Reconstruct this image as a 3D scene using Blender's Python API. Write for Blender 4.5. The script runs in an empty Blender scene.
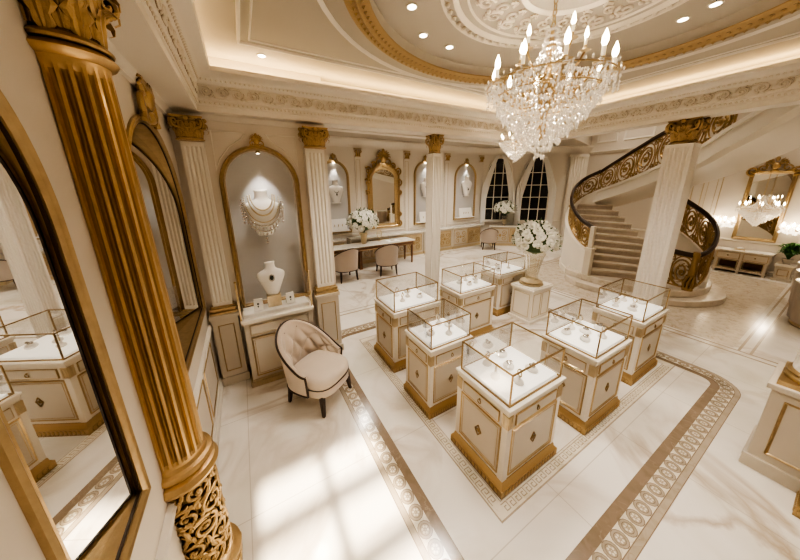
import bpy, bmesh, math, random
from mathutils import Vector, Matrix
from math import sin, cos, pi, radians, sqrt, atan2
random.seed(7)
C = bpy.context.scene.collection

# ------------------------------------------------------------------ materials
def newmat(name):
    m = bpy.data.materials.new(name); m.use_nodes = True
    nt = m.node_tree
    return m, nt, nt.nodes['Principled BSDF']

def mat(name, col, rough=.5, metal=0., bump=0., bscale=40., var=0., vscale=6., spec=.5, sheen=0., emit=None, estr=0., alpha=1., trans=0., coat=0.):
    m, nt, b = newmat(name)
    b.inputs['Base Color'].default_value = (*col, 1)
    b.inputs['Roughness'].default_value = rough
    b.inputs['Metallic'].default_value = metal
    b.inputs['Specular IOR Level'].default_value = spec
    if sheen: b.inputs['Sheen Weight'].default_value = sheen
    if coat: b.inputs['Coat Weight'].default_value = coat
    if trans: b.inputs['Transmission Weight'].default_value = trans
    if emit:
        b.inputs['Emission Color'].default_value = (*emit, 1); b.inputs['Emission Strength'].default_value = estr
    tc = nt.nodes.new('ShaderNodeTexCoord')
    if var:
        n = nt.nodes.new('ShaderNodeTexNoise'); n.inputs['Scale'].default_value = vscale; n.inputs['Detail'].default_value = 4
        nt.links.new(tc.outputs['Object'], n.inputs['Vector'])
        r = nt.nodes.new('ShaderNodeMix'); r.data_type = 'RGBA'
        r.inputs[6].default_value = (*[c*(1-var) for c in col], 1); r.inputs[7].default_value = (*[min(1, c*(1+var*.6)) for c in col], 1)
        nt.links.new(n.outputs['Fac'], r.inputs[0]); nt.links.new(r.outputs[2], b.inputs['Base Color'])
    if bump:
        n = nt.nodes.new('ShaderNodeTexNoise'); n.inputs['Scale'].default_value = bscale; n.inputs['Detail'].default_value = 3
        nt.links.new(tc.outputs['Object'], n.inputs['Vector'])
        bp = nt.nodes.new('ShaderNodeBump'); bp.inputs['Strength'].default_value = bump; bp.inputs['Distance'].default_value = .01
        nt.links.new(n.outputs['Fac'], bp.inputs['Height']); nt.links.new(bp.outputs['Normal'], b.inputs['Normal'])
    return m

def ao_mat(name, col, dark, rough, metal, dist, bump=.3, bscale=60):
    """gilding, bronze or plaster with occlusion shade painted into the colour of its recesses"""
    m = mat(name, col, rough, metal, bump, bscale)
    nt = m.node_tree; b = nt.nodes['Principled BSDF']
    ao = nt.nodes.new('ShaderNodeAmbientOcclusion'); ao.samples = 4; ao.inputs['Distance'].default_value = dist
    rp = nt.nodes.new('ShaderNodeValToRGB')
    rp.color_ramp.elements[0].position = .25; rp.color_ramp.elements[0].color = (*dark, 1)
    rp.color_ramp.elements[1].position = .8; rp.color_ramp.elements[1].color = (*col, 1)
    nt.links.new(ao.outputs['AO'], rp.inputs['Fac']); nt.links.new(rp.outputs['Color'], b.inputs['Base Color'])  # crease shade goes straight into the base colour
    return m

def marble(name, base, vein, scale, rough, seam=0., vw=.035, amt=.75, seam_off=(0, 0)):
    m, nt, b = newmat(name); L = nt.links.new
    tc = nt.nodes.new('ShaderNodeTexCoord')
    n = nt.nodes.new('ShaderNodeTexNoise'); n.inputs['Scale'].default_value = scale; n.inputs['Detail'].default_value = 7; n.inputs['Distortion'].default_value = 1.4
    L(tc.outputs['Object'], n.inputs['Vector'])
    s = nt.nodes.new('ShaderNodeMath'); s.operation = 'SUBTRACT'; s.inputs[1].default_value = .5; L(n.outputs['Fac'], s.inputs[0])
    a = nt.nodes.new('ShaderNodeMath'); a.operation = 'ABSOLUTE'; L(s.outputs[0], a.inputs[0])
    mr = nt.nodes.new('ShaderNodeMapRange'); mr.inputs['From Min'].default_value = 0; mr.inputs['From Max'].default_value = vw
    mr.inputs['To Min'].default_value = 1; mr.inputs['To Max'].default_value = 0; L(a.outputs[0], mr.inputs['Value'])
    n2 = nt.nodes.new('ShaderNodeTexNoise'); n2.inputs['Scale'].default_value = scale*.7; n2.inputs['Detail'].default_value = 3
    L(tc.outputs['Object'], n2.inputs['Vector'])
    mm = nt.nodes.new('ShaderNodeMath'); mm.operation = 'MULTIPLY'; L(mr.outputs[0], mm.inputs[0])
    mr2 = nt.nodes.new('ShaderNodeMapRange'); mr2.inputs['From Min'].default_value = .42; mr2.inputs['From Max'].default_value = .68; mr2.inputs['To Max'].default_value = amt
    L(n2.outputs['Fac'], mr2.inputs['Value']); L(mr2.outputs[0], mm.inputs[1])
    cl = nt.nodes.new('ShaderNodeMix'); cl.data_type = 'RGBA'; cl.inputs[6].default_value = (*base, 1)
    cl.inputs[7].default_value = (*[c*.80 for c in base[:2]], base[2]*.72, 1)
    n3 = nt.nodes.new('ShaderNodeTexNoise'); n3.inputs['Scale'].default_value = scale*1.3; n3.inputs['Detail'].default_value = 5; n3.inputs['Distortion'].default_value = .8
    L(tc.outputs['Object'], n3.inputs['Vector'])
    mr3 = nt.nodes.new('ShaderNodeMapRange'); mr3.inputs['From Min'].default_value = .45; mr3.inputs['From Max'].default_value = .8
    L(n3.outputs['Fac'], mr3.inputs['Value']); L(mr3.outputs[0], cl.inputs[0])
    mx = nt.nodes.new('ShaderNodeMix'); mx.data_type = 'RGBA'; L(mm.outputs[0], mx.inputs[0]); L(cl.outputs[2], mx.inputs[6]); mx.inputs[7].default_value = (*vein, 1)
    out = mx.outputs[2]
    if seam:
        br = nt.nodes.new('ShaderNodeTexBrick'); br.offset = 0; br.inputs['Scale'].default_value = 1
        br.inputs['Brick Width'].default_value = seam; br.inputs['Row Height'].default_value = seam
        br.inputs['Mortar Size'].default_value = .004; br.inputs['Mortar Smooth'].default_value = .3
        br.inputs['Color1'].default_value = (0, 0, 0, 1); br.inputs['Color2'].default_value = (0, 0, 0, 1); br.inputs['Mortar'].default_value = (1, 1, 1, 1)
        mp = nt.nodes.new('ShaderNodeMapping'); mp.inputs['Location'].default_value = (*seam_off, 0)
        L(tc.outputs['Object'], mp.inputs['Vector']); L(mp.outputs['Vector'], br.inputs['Vector'])
        sc = nt.nodes.new('ShaderNodeMath'); sc.operation = 'MULTIPLY'; sc.inputs[1].default_value = .45; L(br.outputs['Color'], sc.inputs[0])
        m2 = nt.nodes.new('ShaderNodeMix'); m2.data_type = 'RGBA'; L(sc.outputs[0], m2.inputs[0]); L(out, m2.inputs[6]); m2.inputs[7].default_value = (.36, .29, .21, 1)
        out = m2.outputs[2]
    L(out, b.inputs['Base Color'])
    b.inputs['Roughness'].default_value = rough; b.inputs['Specular IOR Level'].default_value = .5
    return m

def glass_mat(name, tint=(1, 1, 1), refl=.5, base=.03):
    m = bpy.data.materials.new(name); m.use_nodes = True; nt = m.node_tree; nt.nodes.clear()
    o = nt.nodes.new('ShaderNodeOutputMaterial'); t = nt.nodes.new('ShaderNodeBsdfTransparent'); t.inputs['Color'].default_value = (*tint, 1)
    g = nt.nodes.new('ShaderNodeBsdfGlossy'); g.inputs['Roughness'].default_value = .02
    lw = nt.nodes.new('ShaderNodeLayerWeight'); lw.inputs['Blend'].default_value = .25
    mr = nt.nodes.new('ShaderNodeMapRange'); mr.inputs['To Min'].default_value = base; mr.inputs['To Max'].default_value = refl
    nt.links.new(lw.outputs['Fresnel'], mr.inputs['Value'])
    mx = nt.nodes.new('ShaderNodeMixShader'); nt.links.new(mr.outputs[0], mx.inputs['Fac'])
    nt.links.new(t.outputs[0], mx.inputs[1]); nt.links.new(g.outputs[0], mx.inputs[2]); nt.links.new(mx.outputs[0], o.inputs['Surface'])
    return m

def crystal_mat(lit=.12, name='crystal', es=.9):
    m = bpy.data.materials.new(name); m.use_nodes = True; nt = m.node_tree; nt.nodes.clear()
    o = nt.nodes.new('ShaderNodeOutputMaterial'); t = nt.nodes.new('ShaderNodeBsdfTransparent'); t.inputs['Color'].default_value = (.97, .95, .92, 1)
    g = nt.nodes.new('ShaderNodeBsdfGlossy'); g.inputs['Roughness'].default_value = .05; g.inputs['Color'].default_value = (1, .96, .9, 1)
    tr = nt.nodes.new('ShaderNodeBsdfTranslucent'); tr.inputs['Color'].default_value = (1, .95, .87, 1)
    em = nt.nodes.new('ShaderNodeEmission'); em.inputs['Color'].default_value = (1, .86, .66, 1); em.inputs['Strength'].default_value = es  # glow put into the crystals themselves, on top of the candle light
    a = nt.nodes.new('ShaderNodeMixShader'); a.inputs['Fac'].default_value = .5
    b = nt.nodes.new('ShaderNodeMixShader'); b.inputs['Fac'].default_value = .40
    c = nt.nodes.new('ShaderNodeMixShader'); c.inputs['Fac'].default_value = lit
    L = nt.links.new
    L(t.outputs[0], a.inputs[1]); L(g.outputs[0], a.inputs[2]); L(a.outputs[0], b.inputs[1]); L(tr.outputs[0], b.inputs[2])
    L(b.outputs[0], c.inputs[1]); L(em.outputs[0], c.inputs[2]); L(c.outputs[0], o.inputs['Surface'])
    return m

M = {}
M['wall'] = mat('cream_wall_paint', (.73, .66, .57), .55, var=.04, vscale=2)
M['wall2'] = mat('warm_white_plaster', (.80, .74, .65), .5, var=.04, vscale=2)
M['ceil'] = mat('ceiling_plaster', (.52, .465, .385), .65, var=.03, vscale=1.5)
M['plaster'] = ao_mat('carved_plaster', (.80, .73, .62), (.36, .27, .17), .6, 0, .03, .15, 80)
M['pillar'] = mat('white_pillar_paint', (.84, .79, .71), .42, var=.03, vscale=4)
M['gold'] = mat('gilded_moulding', (.56, .42, .24), .36, .9, .1, 90, .25, 25)
M['goldpale'] = mat('pale_gold_leaf', (.62, .51, .34), .42, .7, .15, 60, .15, 20)
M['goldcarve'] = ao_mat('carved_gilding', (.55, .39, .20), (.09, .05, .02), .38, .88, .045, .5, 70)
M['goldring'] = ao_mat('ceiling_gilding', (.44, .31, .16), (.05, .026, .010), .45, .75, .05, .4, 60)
M['goldshaft'] = mat('burnished_gold', (.66, .47, .25), .38, .92, .06, 150, .15, 30)
M['goldgroove_shade'] = mat('painted_shade_gold_groove', (.42, .285, .14), .42, .9, .06, 150, .15, 30)  # darker copy of the shaft gold, paints shade into the flutes
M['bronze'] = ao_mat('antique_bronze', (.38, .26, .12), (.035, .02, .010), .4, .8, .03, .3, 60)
M['brass'] = mat('brass_edge', (.36, .25, .12), .32, .9, var=.2, vscale=10)
M['cream'] = mat('cream_cabinet_paint', (.62, .55, .45), .42, var=.05, vscale=5)
M['creamlt'] = mat('pale_cream_paint', (.82, .76, .66), .4, var=.03, vscale=5)
M['white'] = mat('white_leatherette', (.90, .87, .82), .5, bump=.05, bscale=200)
M['pad'] = mat('selfglow_display_pad', (.93, .91, .87), .6, emit=(1, .95, .86), estr=.55)  # pad emits by itself, standing in for lamps inside the cases
M['felt'] = mat('grey_felt_panel', (.58, .565, .55), .9, bump=.1, bscale=150, var=.06, vscale=3)
M['fabric'] = mat('beige_velvet', (.60, .50, .40), .85, bump=.12, bscale=220, sheen=.4, var=.06, vscale=8)
M['taupe'] = mat('taupe_velvet', (.50, .42, .35), .85, bump=.12, bscale=220, sheen=.3)
M['wood'] = mat('dark_stained_wood', (.045, .024, .014), .35, var=.3, vscale=12)
M['walnut'] = mat('walnut_wood', (.20, .10, .05), .4, var=.3, vscale=9)
M['mirror'] = mat('mirror_silver', (.86, .85, .82), .015, 1.)
M['glass'] = glass_mat('clear_glass', (.985, .98, .965))
M['night'] = mat('night_window_glass', (.012, .011, .012), .08, spec=.6)
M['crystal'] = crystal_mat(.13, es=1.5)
M['crystal_selfglow'] = crystal_mat(.45, 'crystal_glowing', 4.)  # stronger painted-in glow for the sconce drops
M['curtain'] = mat('sheer_curtain', (.90, .87, .82), .8, bump=.1, bscale=60, trans=.0)
M['petal'] = mat('white_rose_petals', (.90, .88, .78), .6, var=.08, vscale=30)
M['leaf'] = mat('rose_leaves', (.07, .13, .04), .55, var=.35, vscale=30)
M['fern'] = mat('green_fern', (.05, .16, .03), .55, var=.35, vscale=30)
M['silver'] = mat('polished_silver', (.72, .70, .68), .2, 1.)
M['gem'] = mat('pale_gemstones', (.75, .72, .68), .12, .6)
M['darkgem'] = mat('dark_gemstone', (.05, .06, .05), .1, .3)
M['pot'] = mat('stone_urn', (.55, .50, .43), .5, var=.12, vscale=9)
M['candle'] = mat('ivory_candle_sleeve', (.9, .85, .74), .5, emit=(1, .8, .5), estr=.6)
M['bulb'] = mat('glowing_candle_bulb', (1, .9, .7), .3, emit=(1, .80, .50), estr=22)
M['lamp'] = mat('downlight_lens', (1, .95, .85), .3, emit=(1, .86, .64), estr=14)
M['floor'] = marble('polished_white_marble', (.82, .77, .70), (.45, .34, .23), .75, .13, 1.15, .06, .95, (.28, .33))
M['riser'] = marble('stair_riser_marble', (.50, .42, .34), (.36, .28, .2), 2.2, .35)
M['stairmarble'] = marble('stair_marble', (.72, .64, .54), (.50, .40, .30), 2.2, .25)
M['brown'] = marble('brown_marble_inlay', (.27, .20, .14), (.38, .30, .21), 6, .16)
M['tan'] = marble('tan_marble_inlay', (.46, .38, .29), (.34, .26, .18), 6, .16)
M['ivory'] = marble('ivory_marble_inlay', (.76, .69, .57), (.55, .45, .33), 6, .16)
M['mosaic'] = marble('mosaic_carpet_stone', (.64, .56, .46), (.40, .31, .22), 9, .2, .0, .09, .9)
M['tabletop'] = marble('white_marble_top', (.85, .81, .74), (.5, .42, .33), 5, .2)
M['stemglass'] = glass_mat('vase_glass', (.93, .9, .82), .6, .12)

# ------------------------------------------------------------------ mesh builder
class MB:
    def __init__(s): s.bm = bmesh.new(); s.mi = 0
    def face(s, vs):
        try: f = s.bm.faces.new(vs)
        except ValueError: return None
        f.material_index = s.mi; return f
    def poly(s, pts): return s.face([s.bm.verts.new(p) for p in pts])
    def box(s, x0, y0, z0, x1, y1, z1):
        v = [s.bm.verts.new(p) for p in ((x0,y0,z0),(x1,y0,z0),(x1,y1,z0),(x0,y1,z0),(x0,y0,z1),(x1,y0,z1),(x1,y1,z1),(x0,y1,z1))]
        for f in ((3,2,1,0),(4,5,6,7),(0,1,5,4),(1,2,6,5),(2,3,7,6),(3,0,4,7)): s.face([v[i] for i in f])
    def cbox(s, cx, cy, z0, wx, wy, h): s.box(cx-wx/2, cy-wy/2, z0, cx+wx/2, cy+wy/2, z0+h)
    def rings(s, rings, closed=True, cap0=True, cap1=True, loop=False):
        """skin a list of rings of equal length"""
        R = [[s.bm.verts.new(p) for p in r] for r in rings]; n = len(R[0])
        pairs = list(zip(R, R[1:])) + ([(R[-1], R[0])] if loop else [])
        for a, b in pairs:
            for i in range(n if closed else n-1):
                j = (i+1) % n; s.face([a[i], a[j], b[j], b[i]])
        if closed and not loop:
            if cap0: s.face(R[0][::-1])
            if cap1: s.face(R[-1])
        return R
    def lathe(s, prof, seg=24, c=(0,0,0), sx=1, sy=1, cap=True):
        s.rings([[(c[0]+r*cos(2*pi*k/seg)*sx, c[1]+r*sin(2*pi*k/seg)*sy, c[2]+z) for k in range(seg)] for r, z in prof], True, cap, cap)
    def tube(s, pts, r, seg=6, closed=False, taper=None, flat=1.):
        P = [Vector(p) for p in pts]; n = len(P)
        if n < 2: return
        rings = []; up = None
        for i, p in enumerate(P):
            if closed: t = P[(i+1) % n]-P[i-1]
            else: t = P[min(i+1, n-1)]-P[max(i-1, 0)]
            if t.length < 1e-9: t = Vector((0,0,1))
            t.normalize()
            if up is None:
                up = Vector((0,0,1)) if abs(t.z) < .9 else Vector((1,0,0))
            u = up - t*up.dot(t)
            if u.length < 1e-6: u = t.orthogonal()
            u.normalize(); v = t.cross(u); up = u
            rr = (r(i/(n-1)) if callable(r) else r)
            rings.append([p+(u*cos(2*pi*k/seg)*flat+v*sin(2*pi*k/seg))*rr for k in range(seg)])
        s.rings(rings, True, True, True, closed)
    def sweep(s, prof, path, N, closed=False, capped=True, pclosed=True):
        """prof: [(u,v)]; u to the RIGHT of travel (seen along -N), v along N; mitred"""
        P = [Vector(p) for p in path]; N = Vector(N).normalized(); n = len(P); rings = []
        for i in range(n):
            a = (P[i]-P[i-1]) if (closed or i > 0) else None
            b = (P[(i+1) % n]-P[i]) if (closed or i < n-1) else None
            if a is None: a = b
            if b is None: b = a
            a = (a-N*a.dot(N)).normalized(); b = (b-N*b.dot(N)).normalized()
            ra = a.cross(N); rb = b.cross(N); m = ra+rb
            if m.length < 1e-6: m = ra.copy()
            m.normalize(); k = 1/max(.35, m.dot(ra))
            rings.append([P[i]+m*(u*k)+N*v for u, v in prof])
        s.rings(rings, pclosed, capped, capped, closed)
    def sphere(s, c, r, seg=10, rg=6, sc=(1,1,1)):
        s.rings([[(c[0]+r*sc[0]*sin(pi*j/rg)*cos(2*pi*k/seg), c[1]+r*sc[1]*sin(pi*j/rg)*sin(2*pi*k/seg), c[2]-r*sc[2]*cos(pi*j/rg)) for k in range(seg)] for j in ([.02]+list(range(1, rg))+[rg-.02])])
    def prism(s, pts, z0, z1):
        s.rings([[(x, y, z0) for x, y in pts], [(x, y, z1) for x, y in pts]])
    def grid(s, fn, nu, nv, cu=False):
        V = [[s.bm.verts.new(fn(i/nu, j/nv)) for j in range(nv+1)] for i in range(nu if cu else nu+1)]
        for i in range(nu):
            a = V[i]; b = V[(i+1) % len(V)]
            for j in range(nv): s.face([a[j], b[j], b[j+1], a[j+1]])
    def octa(s, c, r, h):
        x, y, z = c; t = s.bm.verts.new((x,y,z+h*.35)); b = s.bm.verts.new((x,y,z-h*.65))
        q = [s.bm.verts.new((x+r*cos(k*pi/2+.4), y+r*sin(k*pi/2+.4), z)) for k in range(4)]
        for k in range(4): s.face([q[k], q[(k+1)%4], t]); s.face([q[(k+1)%4], q[k], b])
    def build(s, name, mats, parent=None, smooth=False, bevel=0., loc=None, solid=0., sub=0):
        bmesh.ops.recalc_face_normals(s.bm, faces=s.bm.faces) if not solid else None
        me = bpy.data.meshes.new(name); s.bm.to_mesh(me); s.bm.free()
        if not isinstance(mats, (list, tuple)): mats = [mats]
        for m in mats: me.materials.append(M[m] if isinstance(m, str) else m)
        if smooth:
            me.polygons.foreach_set('use_smooth', [True]*len(me.polygons))
            if smooth == 'auto':
                me.set_sharp_from_angle(angle=radians(38))
        o = bpy.data.objects.new(name, me); C.objects.link(o)
        if parent: o.parent = parent
        if loc: o.location = loc
        if solid:
            md = o.modifiers.new('solid', 'SOLIDIFY'); md.thickness = solid; md.offset = 0
        if bevel:
            md = o.modifiers.new('bevel', 'BEVEL'); md.width = bevel; md.segments = 2; md.limit_method = 'ANGLE'
        if sub:
            md = o.modifiers.new('sub', 'SUBSURF'); md.levels = sub; md.render_levels = sub
        return o

def thing(name, label, cat, loc=(0,0,0), rz=0., group=None, scale=None):
    o = bpy.data.objects.new(name, None); C.objects.link(o); o.empty_display_size = .1
    o.location = loc; o.rotation_euler = (0, 0, rz)
    if scale: o.scale = scale
    o['label'] = label; o['category'] = cat
    if group: o['group'] = group
    return o
def tag(o, label, cat, group=None):
    o['label'] = label; o['category'] = cat
    if group: o['group'] = group
    return o
def struct(o): o['kind'] = 'structure'; return o
def dup(root, loc=None, rz=None, label=None, group=None, scale=None, cat=None):
    r = root.copy(); C.objects.link(r)
    if loc is not None: r.location = loc
    if rz is not None: r.rotation_euler = (0, 0, rz)
    if scale is not None: r.scale = scale
    if label: r['label'] = label
    if group: r['group'] = group
    for ch in list(root.children):
        c = ch.copy(); C.objects.link(c); c.parent = r
        for g in list(ch.children):
            d = g.copy(); C.objects.link(d); d.parent = c
    return r

# ------------------------------------------------------------------ shape helpers
def arch_pts(w, z0, zs, rise, n=16, y=0., cx=0.):
    """closed outline in the XZ plane: bottom-left, up, over the arch, down"""
    P = [(cx-w/2, y, z0), (cx-w/2, y, zs)]
    for k in range(1, n): a = pi-pi*k/n; P.append((cx+w/2*cos(a), y, zs+rise*sin(a)))
    P += [(cx+w/2, y, zs), (cx+w/2, y, z0)]
    return P
def spiral(cx, cy, r0, r1, a0, turns, n=22):
    return [(cx+(r0+(r1-r0)*t)*cos(a0+2*pi*turns*t), cy+(r0+(r1-r0)*t)*sin(a0+2*pi*turns*t)) for t in [k/n for k in range(n+1)]]
def acanthus(mb, ang, r0, z0, h, w, curl, nl=12):
    """one leaf standing on a bell of radius r0: ribbed, lobed, tip rolled outward"""
    rho = curl*.42
    def fn(u, v):
        q = (v-.5)*2
        if u < .6: k = u/.6; r = r0+curl*.16*k; z = z0+(h-rho)*k
        else: k = (u-.6)/.4; a = pi-k*1.45*pi; r = r0+curl*.16+rho+rho*cos(a)*(1-.25*k); z = z0+h-rho+rho*sin(a)*(1-.25*k)
        ww = w*(.5+.6*sin(pi*min(1, u*1.1)))*(1 if u < .6 else 1-.72*((u-.6)/.4))
        lob = 1+.25*sin(u*19)*abs(q)**1.5
        s = q*ww*lob/2; r += (.10*cos(q*3*pi)-.16*abs(q)**2+.12)*w*.5*(1 if u < .6 else .4)
        return (r*cos(ang)-s*sin(ang), r*sin(ang)+s*cos(ang), z)
    mb.grid(fn, nl, 8)
def capital_mesh(R, H, square=False, detail=1):
    """Corinthian capital standing on z=0: bell, two rows of leaves, corner volutes, abacus"""
    mb = MB()
    seg = 24
    mb.lathe([(R*1.0,0),(R*1.16,.02*H),(R*1.2,.05*H),(R*1.1,.09*H),(R*.94,.12*H),(R*.90,.5*H),(R*1.0,.8*H),(R*1.2,.9*H)], seg)
    n = 8
    for k in range(n): acanthus(mb, 2*pi*k/n, R*1.0, .1*H, .42*H, R*.62, R*.62)
    for k in range(n): acanthus(mb, 2*pi*(k+.5)/n, R*.98, .14*H, .64*H, R*.58, R*.75)
    for k in range(4):
        a = pi/4+k*pi/2
        for sgn in (-1, 1):
            pts = []
            for i in range(20):
                t = i/19; aa = -pi/2+t*2.6*pi; rr = R*.36*(1-t*.78)
                x = R*1.45+rr*cos(aa)*.9+.0; z = H*.72+rr*sin(aa)
                off = sgn*R*.13*(1-t*.5)
                pts.append((x*cos(a)-off*sin(a), x*sin(a)+off*cos(a), z))
            st = [(R*1.0*cos(a+sgn*.5), R*1.0*sin(a+sgn*.5), H*.4), (R*1.2*cos(a+sgn*.25), R*1.2*sin(a+sgn*.25), H*.5)]
            mb.tube(st+pts, R*.1, 6)
        acanthus(mb, a, R*1.1, .45*H, .36*H, R*.4, R*.5)
        b = k*pi/2
        mb.sphere((R*1.38*cos(b), R*1.38*sin(b), .88*H), R*.2, 8, 6)
        acanthus(mb, b, R*1.05, .5*H, .3*H, R*.36, R*.4)
    # abacus with hollowed sides
    def ab(e):
        P = []
        for k in range(4):
            a = pi/4+k*pi/2; b = a+pi/2
            c0 = Vector((cos(a), sin(a)))*R*1.85*e; c1 = Vector((cos(b), sin(b)))*R*1.85*e
            d = (c1-c0).normalized()*R*.14
            nrm = Vector((cos(a+pi/4), sin(a+pi/4)))
            for t in (0, .25, .5, .75, 1):
                p = (c0+d).lerp(c1-d, t) - nrm*R*.2*sin(pi*t); P.append((p.x, p.y))
        return P
    mb.rings([[(x, y, z) for x, y in ab(e)] for e, z in ((.93, .90*H), (.97, .93*H), (1, .95*H), (1, H))])
    return mb
def flute_round(mb, R0, R1, z0, z1, n=20, depth=.12, ent=.02):
    sub = 10; rings = []
    zs = [0, .012, .02, .028, .04, .25, .5, .75, .96, .972, .98, .988, 1]
    prof = [0, 0, .55, .86, 1, 1, .86, .55, 0, 0]
    for t in zs:
        R = R0+(R1-R0)*t+ent*R0*sin(pi*t); k = max(0, min(1, (min(t, 1-t)-.012)/.028))
        k = sqrt(max(0, 1-(1-k)**2))
        rings.append([(R*(1-depth*prof[i % sub]*k)*cos(2*pi*i/(n*sub)), R*(1-depth*prof[i % sub]*k)*sin(2*pi*i/(n*sub)), z0+(z1-z0)*t) for i in range(n*sub)])
    V = mb.rings(rings)
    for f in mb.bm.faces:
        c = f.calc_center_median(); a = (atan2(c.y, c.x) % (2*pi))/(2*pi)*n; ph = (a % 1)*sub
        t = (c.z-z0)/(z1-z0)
        if 1.9 < ph < 7.1 and .02 < t < .98 and len(f.verts) == 4: f.material_index = mb.mi+1  # groove faces take the next slot, painted shade on the gold column
def flute_square(mb, wx, wy, z0, z1, nx=5, ny=5, depth=.014, cx=0, cy=0, sides=(1,1,1,1)):
    """square pillar with rounded grooves on its faces"""
    def side(p, q, nfl, on):
        p = Vector(p); q = Vector(q); d = (q-p); L = d.length; d /= L; nrm = Vector((-d.y, d.x))
        out = [p]
        if not on: return out
        m = L*.1; pit = (L-2*m)/nfl
        for k in range(nfl):
            a = m+k*pit+pit*.14; b = m+(k+1)*pit-pit*.14
            for t in (0, .2, .5, .8, 1): out.append(p+d*(a+(b-a)*t)+nrm*depth*sin(pi*t)*(1 if 0 < t < 1 else 0))
        return out
    x0, x1, y0, y1 = cx-wx/2, cx+wx/2, cy-wy/2, cy+wy/2
    P = side((x0,y0),(x1,y0),nx,sides[0])+side((x1,y0),(x1,y1),ny,sides[1])+side((x1,y1),(x0,y1),nx,sides[2])+side((x0,y1),(x0,y0),ny,sides[3])
    e = .05
    mb.box(x0, y0, z0, x1, y1, z0+e); mb.box(x0, y0, z1-e, x1, y1, z1)
    mb.prism([(p.x, p.y) for p in P], z0+e, z1-e)
def panel_frame(mb, x0, z0, x1, z1, y, w=.014, d=.008, n=(0,-1,0)):
    """a raised rectangular moulding on a plane facing -Y"""
    path = [(x0,y,z0),(x0,y,z1),(x1,y,z1),(x1,y,z0)]
    mb.sweep([(0,0),(w*.3,d),(w*.7,d*.6),(w,0)], path, (0,-1,0), True)
def crest(mb, w, h, y=0., z=0., d=.03, cx=0.):
    """carved cresting: shell, two pairs of scrolls and leaves, in the XZ plane"""
    T = lambda P, r, yy=0: mb.tube([(cx+x, y-d*.4-yy, z+zz) for x, zz in P], lambda t: r*(1-.45*t), 6)
    for s in (-1, 1):
        T([(s*a, b) for a, b in spiral(w*.24, h*.28, h*.24, h*.05, -pi*.5, 1.3)], h*.06)
        T([(s*a, b) for a, b in spiral(w*.12, h*.62, h*.2, h*.04, -pi*.4, 1.2)], h*.055)
        T([(s*w*.5, 0), (s*w*.42, h*.12), (s*w*.33, h*.16), (s*w*.2, h*.05)], h*.06)
        for k in range(4):
            a = .25+k*.32
            T([(s*w*.05, h*.5), (s*(w*.05+h*.3*sin(a)), h*.5+h*.34*cos(a)), (s*(w*.05+h*.42*sin(a+.25)), h*.5+h*.46*cos(a+.25))], h*.05, .004*k)
    mb.sphere((cx, y-d*.5, z+h*.42), h*.2, 10, 7, (1, .55, 1.15)); mb.sphere((cx, y-d*.4, z+h*.86), h*.13, 8, 6, (.8, .6, 1.2))
    mb.sphere((cx, y-d*.5, z+h*.1), h*.15, 8, 6, (1.3, .6, .8))
# ================================================================== SETTING
XL, YN, YF, XR = -.58, 4.0, 8.7, 12.6
WA, WB = Vector((9.2, 8.7)), Vector((12.6, 6.2))        # bay wall with the windows
# floor
mb = MB(); mb.poly([(XL-.15,-3.1,0),(XR+.1,-3.1,0),(XR+.1,9,0),(XL-.15,9,0)]); struct(mb.build('floor', 'floor'))

def round_rect(x0, y0, x1, y1, radii, z=0, n=8):
    """clockwise from the west side; radii: NW, NE, SE, SW"""
    P = []
    for (cx, cy, a0), r in zip(((x0,y1,pi),(x1,y1,pi/2),(x1,y0,0),(x0,y0,-pi/2)), radii):
        ox = cx+(r if cx == x0 else -r); oy = cy+(r if cy == y0 else -r)
        for k in range(n+1): a = a0-(pi/2)*k/n; P.append((ox+r*cos(a), oy+r*sin(a), z))
    return P
def strip(mb, path, u0, u1, z): mb.sweep([(u0,z),(u1,z),(u1,z+.0012),(u0,z+.0012)], path, (0,0,1), True)
# inlaid border round the cases: brown band, ivory band of rosettes, tan band
path = round_rect(.775, .30, 5.40, 4.42, (.55, .55, .38, .3))
mb = MB()
mb.mi = 1; strip(mb, path, 0, .05, .0005)
mb.mi = 0; strip(mb, path, .05, .175, .0005)
mb.mi = 2; strip(mb, path, .175, .255, .0005)
mb.mi = 3; strip(mb, path, .047, .053, .0012); strip(mb, path, .172, .178, .0012); strip(mb, path, .25, .255, .0012); strip(mb, path, 0, .006, .0012)
# rosettes
L = []; pts = [Vector(p) for p in path]+[Vector(path[0])]
acc = 0; nxt = .06
for a, b in zip(pts, pts[1:]):
    d = (b-a).length
    while nxt < acc+d:
        t = (nxt-acc)/d; tn = (b-a).normalized(); c = a.lerp(b, t)+Vector((tn.y,-tn.x,0))*.1125
        L.append((c, tn)); nxt += .132
    acc += d
ZR = [0]
for c, tn in L:
    ZR[0] = 0
    nn = Vector((tn.y,-tn.x,0))
    def ring(ra, rb, w):
        i = [c+tn*((ra-w)*cos(2*pi*k/14))+nn*((rb-w)*sin(2*pi*k/14))+Vector((0,0,.0042+ZR[0])) for k in range(14)]
        o = [c+tn*(ra*cos(2*pi*k/14))+nn*(rb*sin(2*pi*k/14))+Vector((0,0,.0042+ZR[0])) for k in range(14)]
        I = [mb.bm.verts.new(p) for p in i]; O = [mb.bm.verts.new(p) for p in o]
        for k in range(14): mb.face([O[k], O[(k+1)%14], I[(k+1)%14], I[k]])
    mb.mi = 1; ring(.060, .058, .056)
    mb.mi = 3; ZR[0] = .001; ring(.062, .060, .005); ring(.042, .040, .005)
    mb.mi = 0
    for k in range(6):
        a = 2*pi*k/6; p = c+(tn*cos(a)+nn*sin(a))*.021; 
        mb.poly([p+tn*(.009*cos(q*pi/3))+nn*(.009*sin(q*pi/3))+Vector((0,0,.0055)) for q in range(6)])
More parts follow.
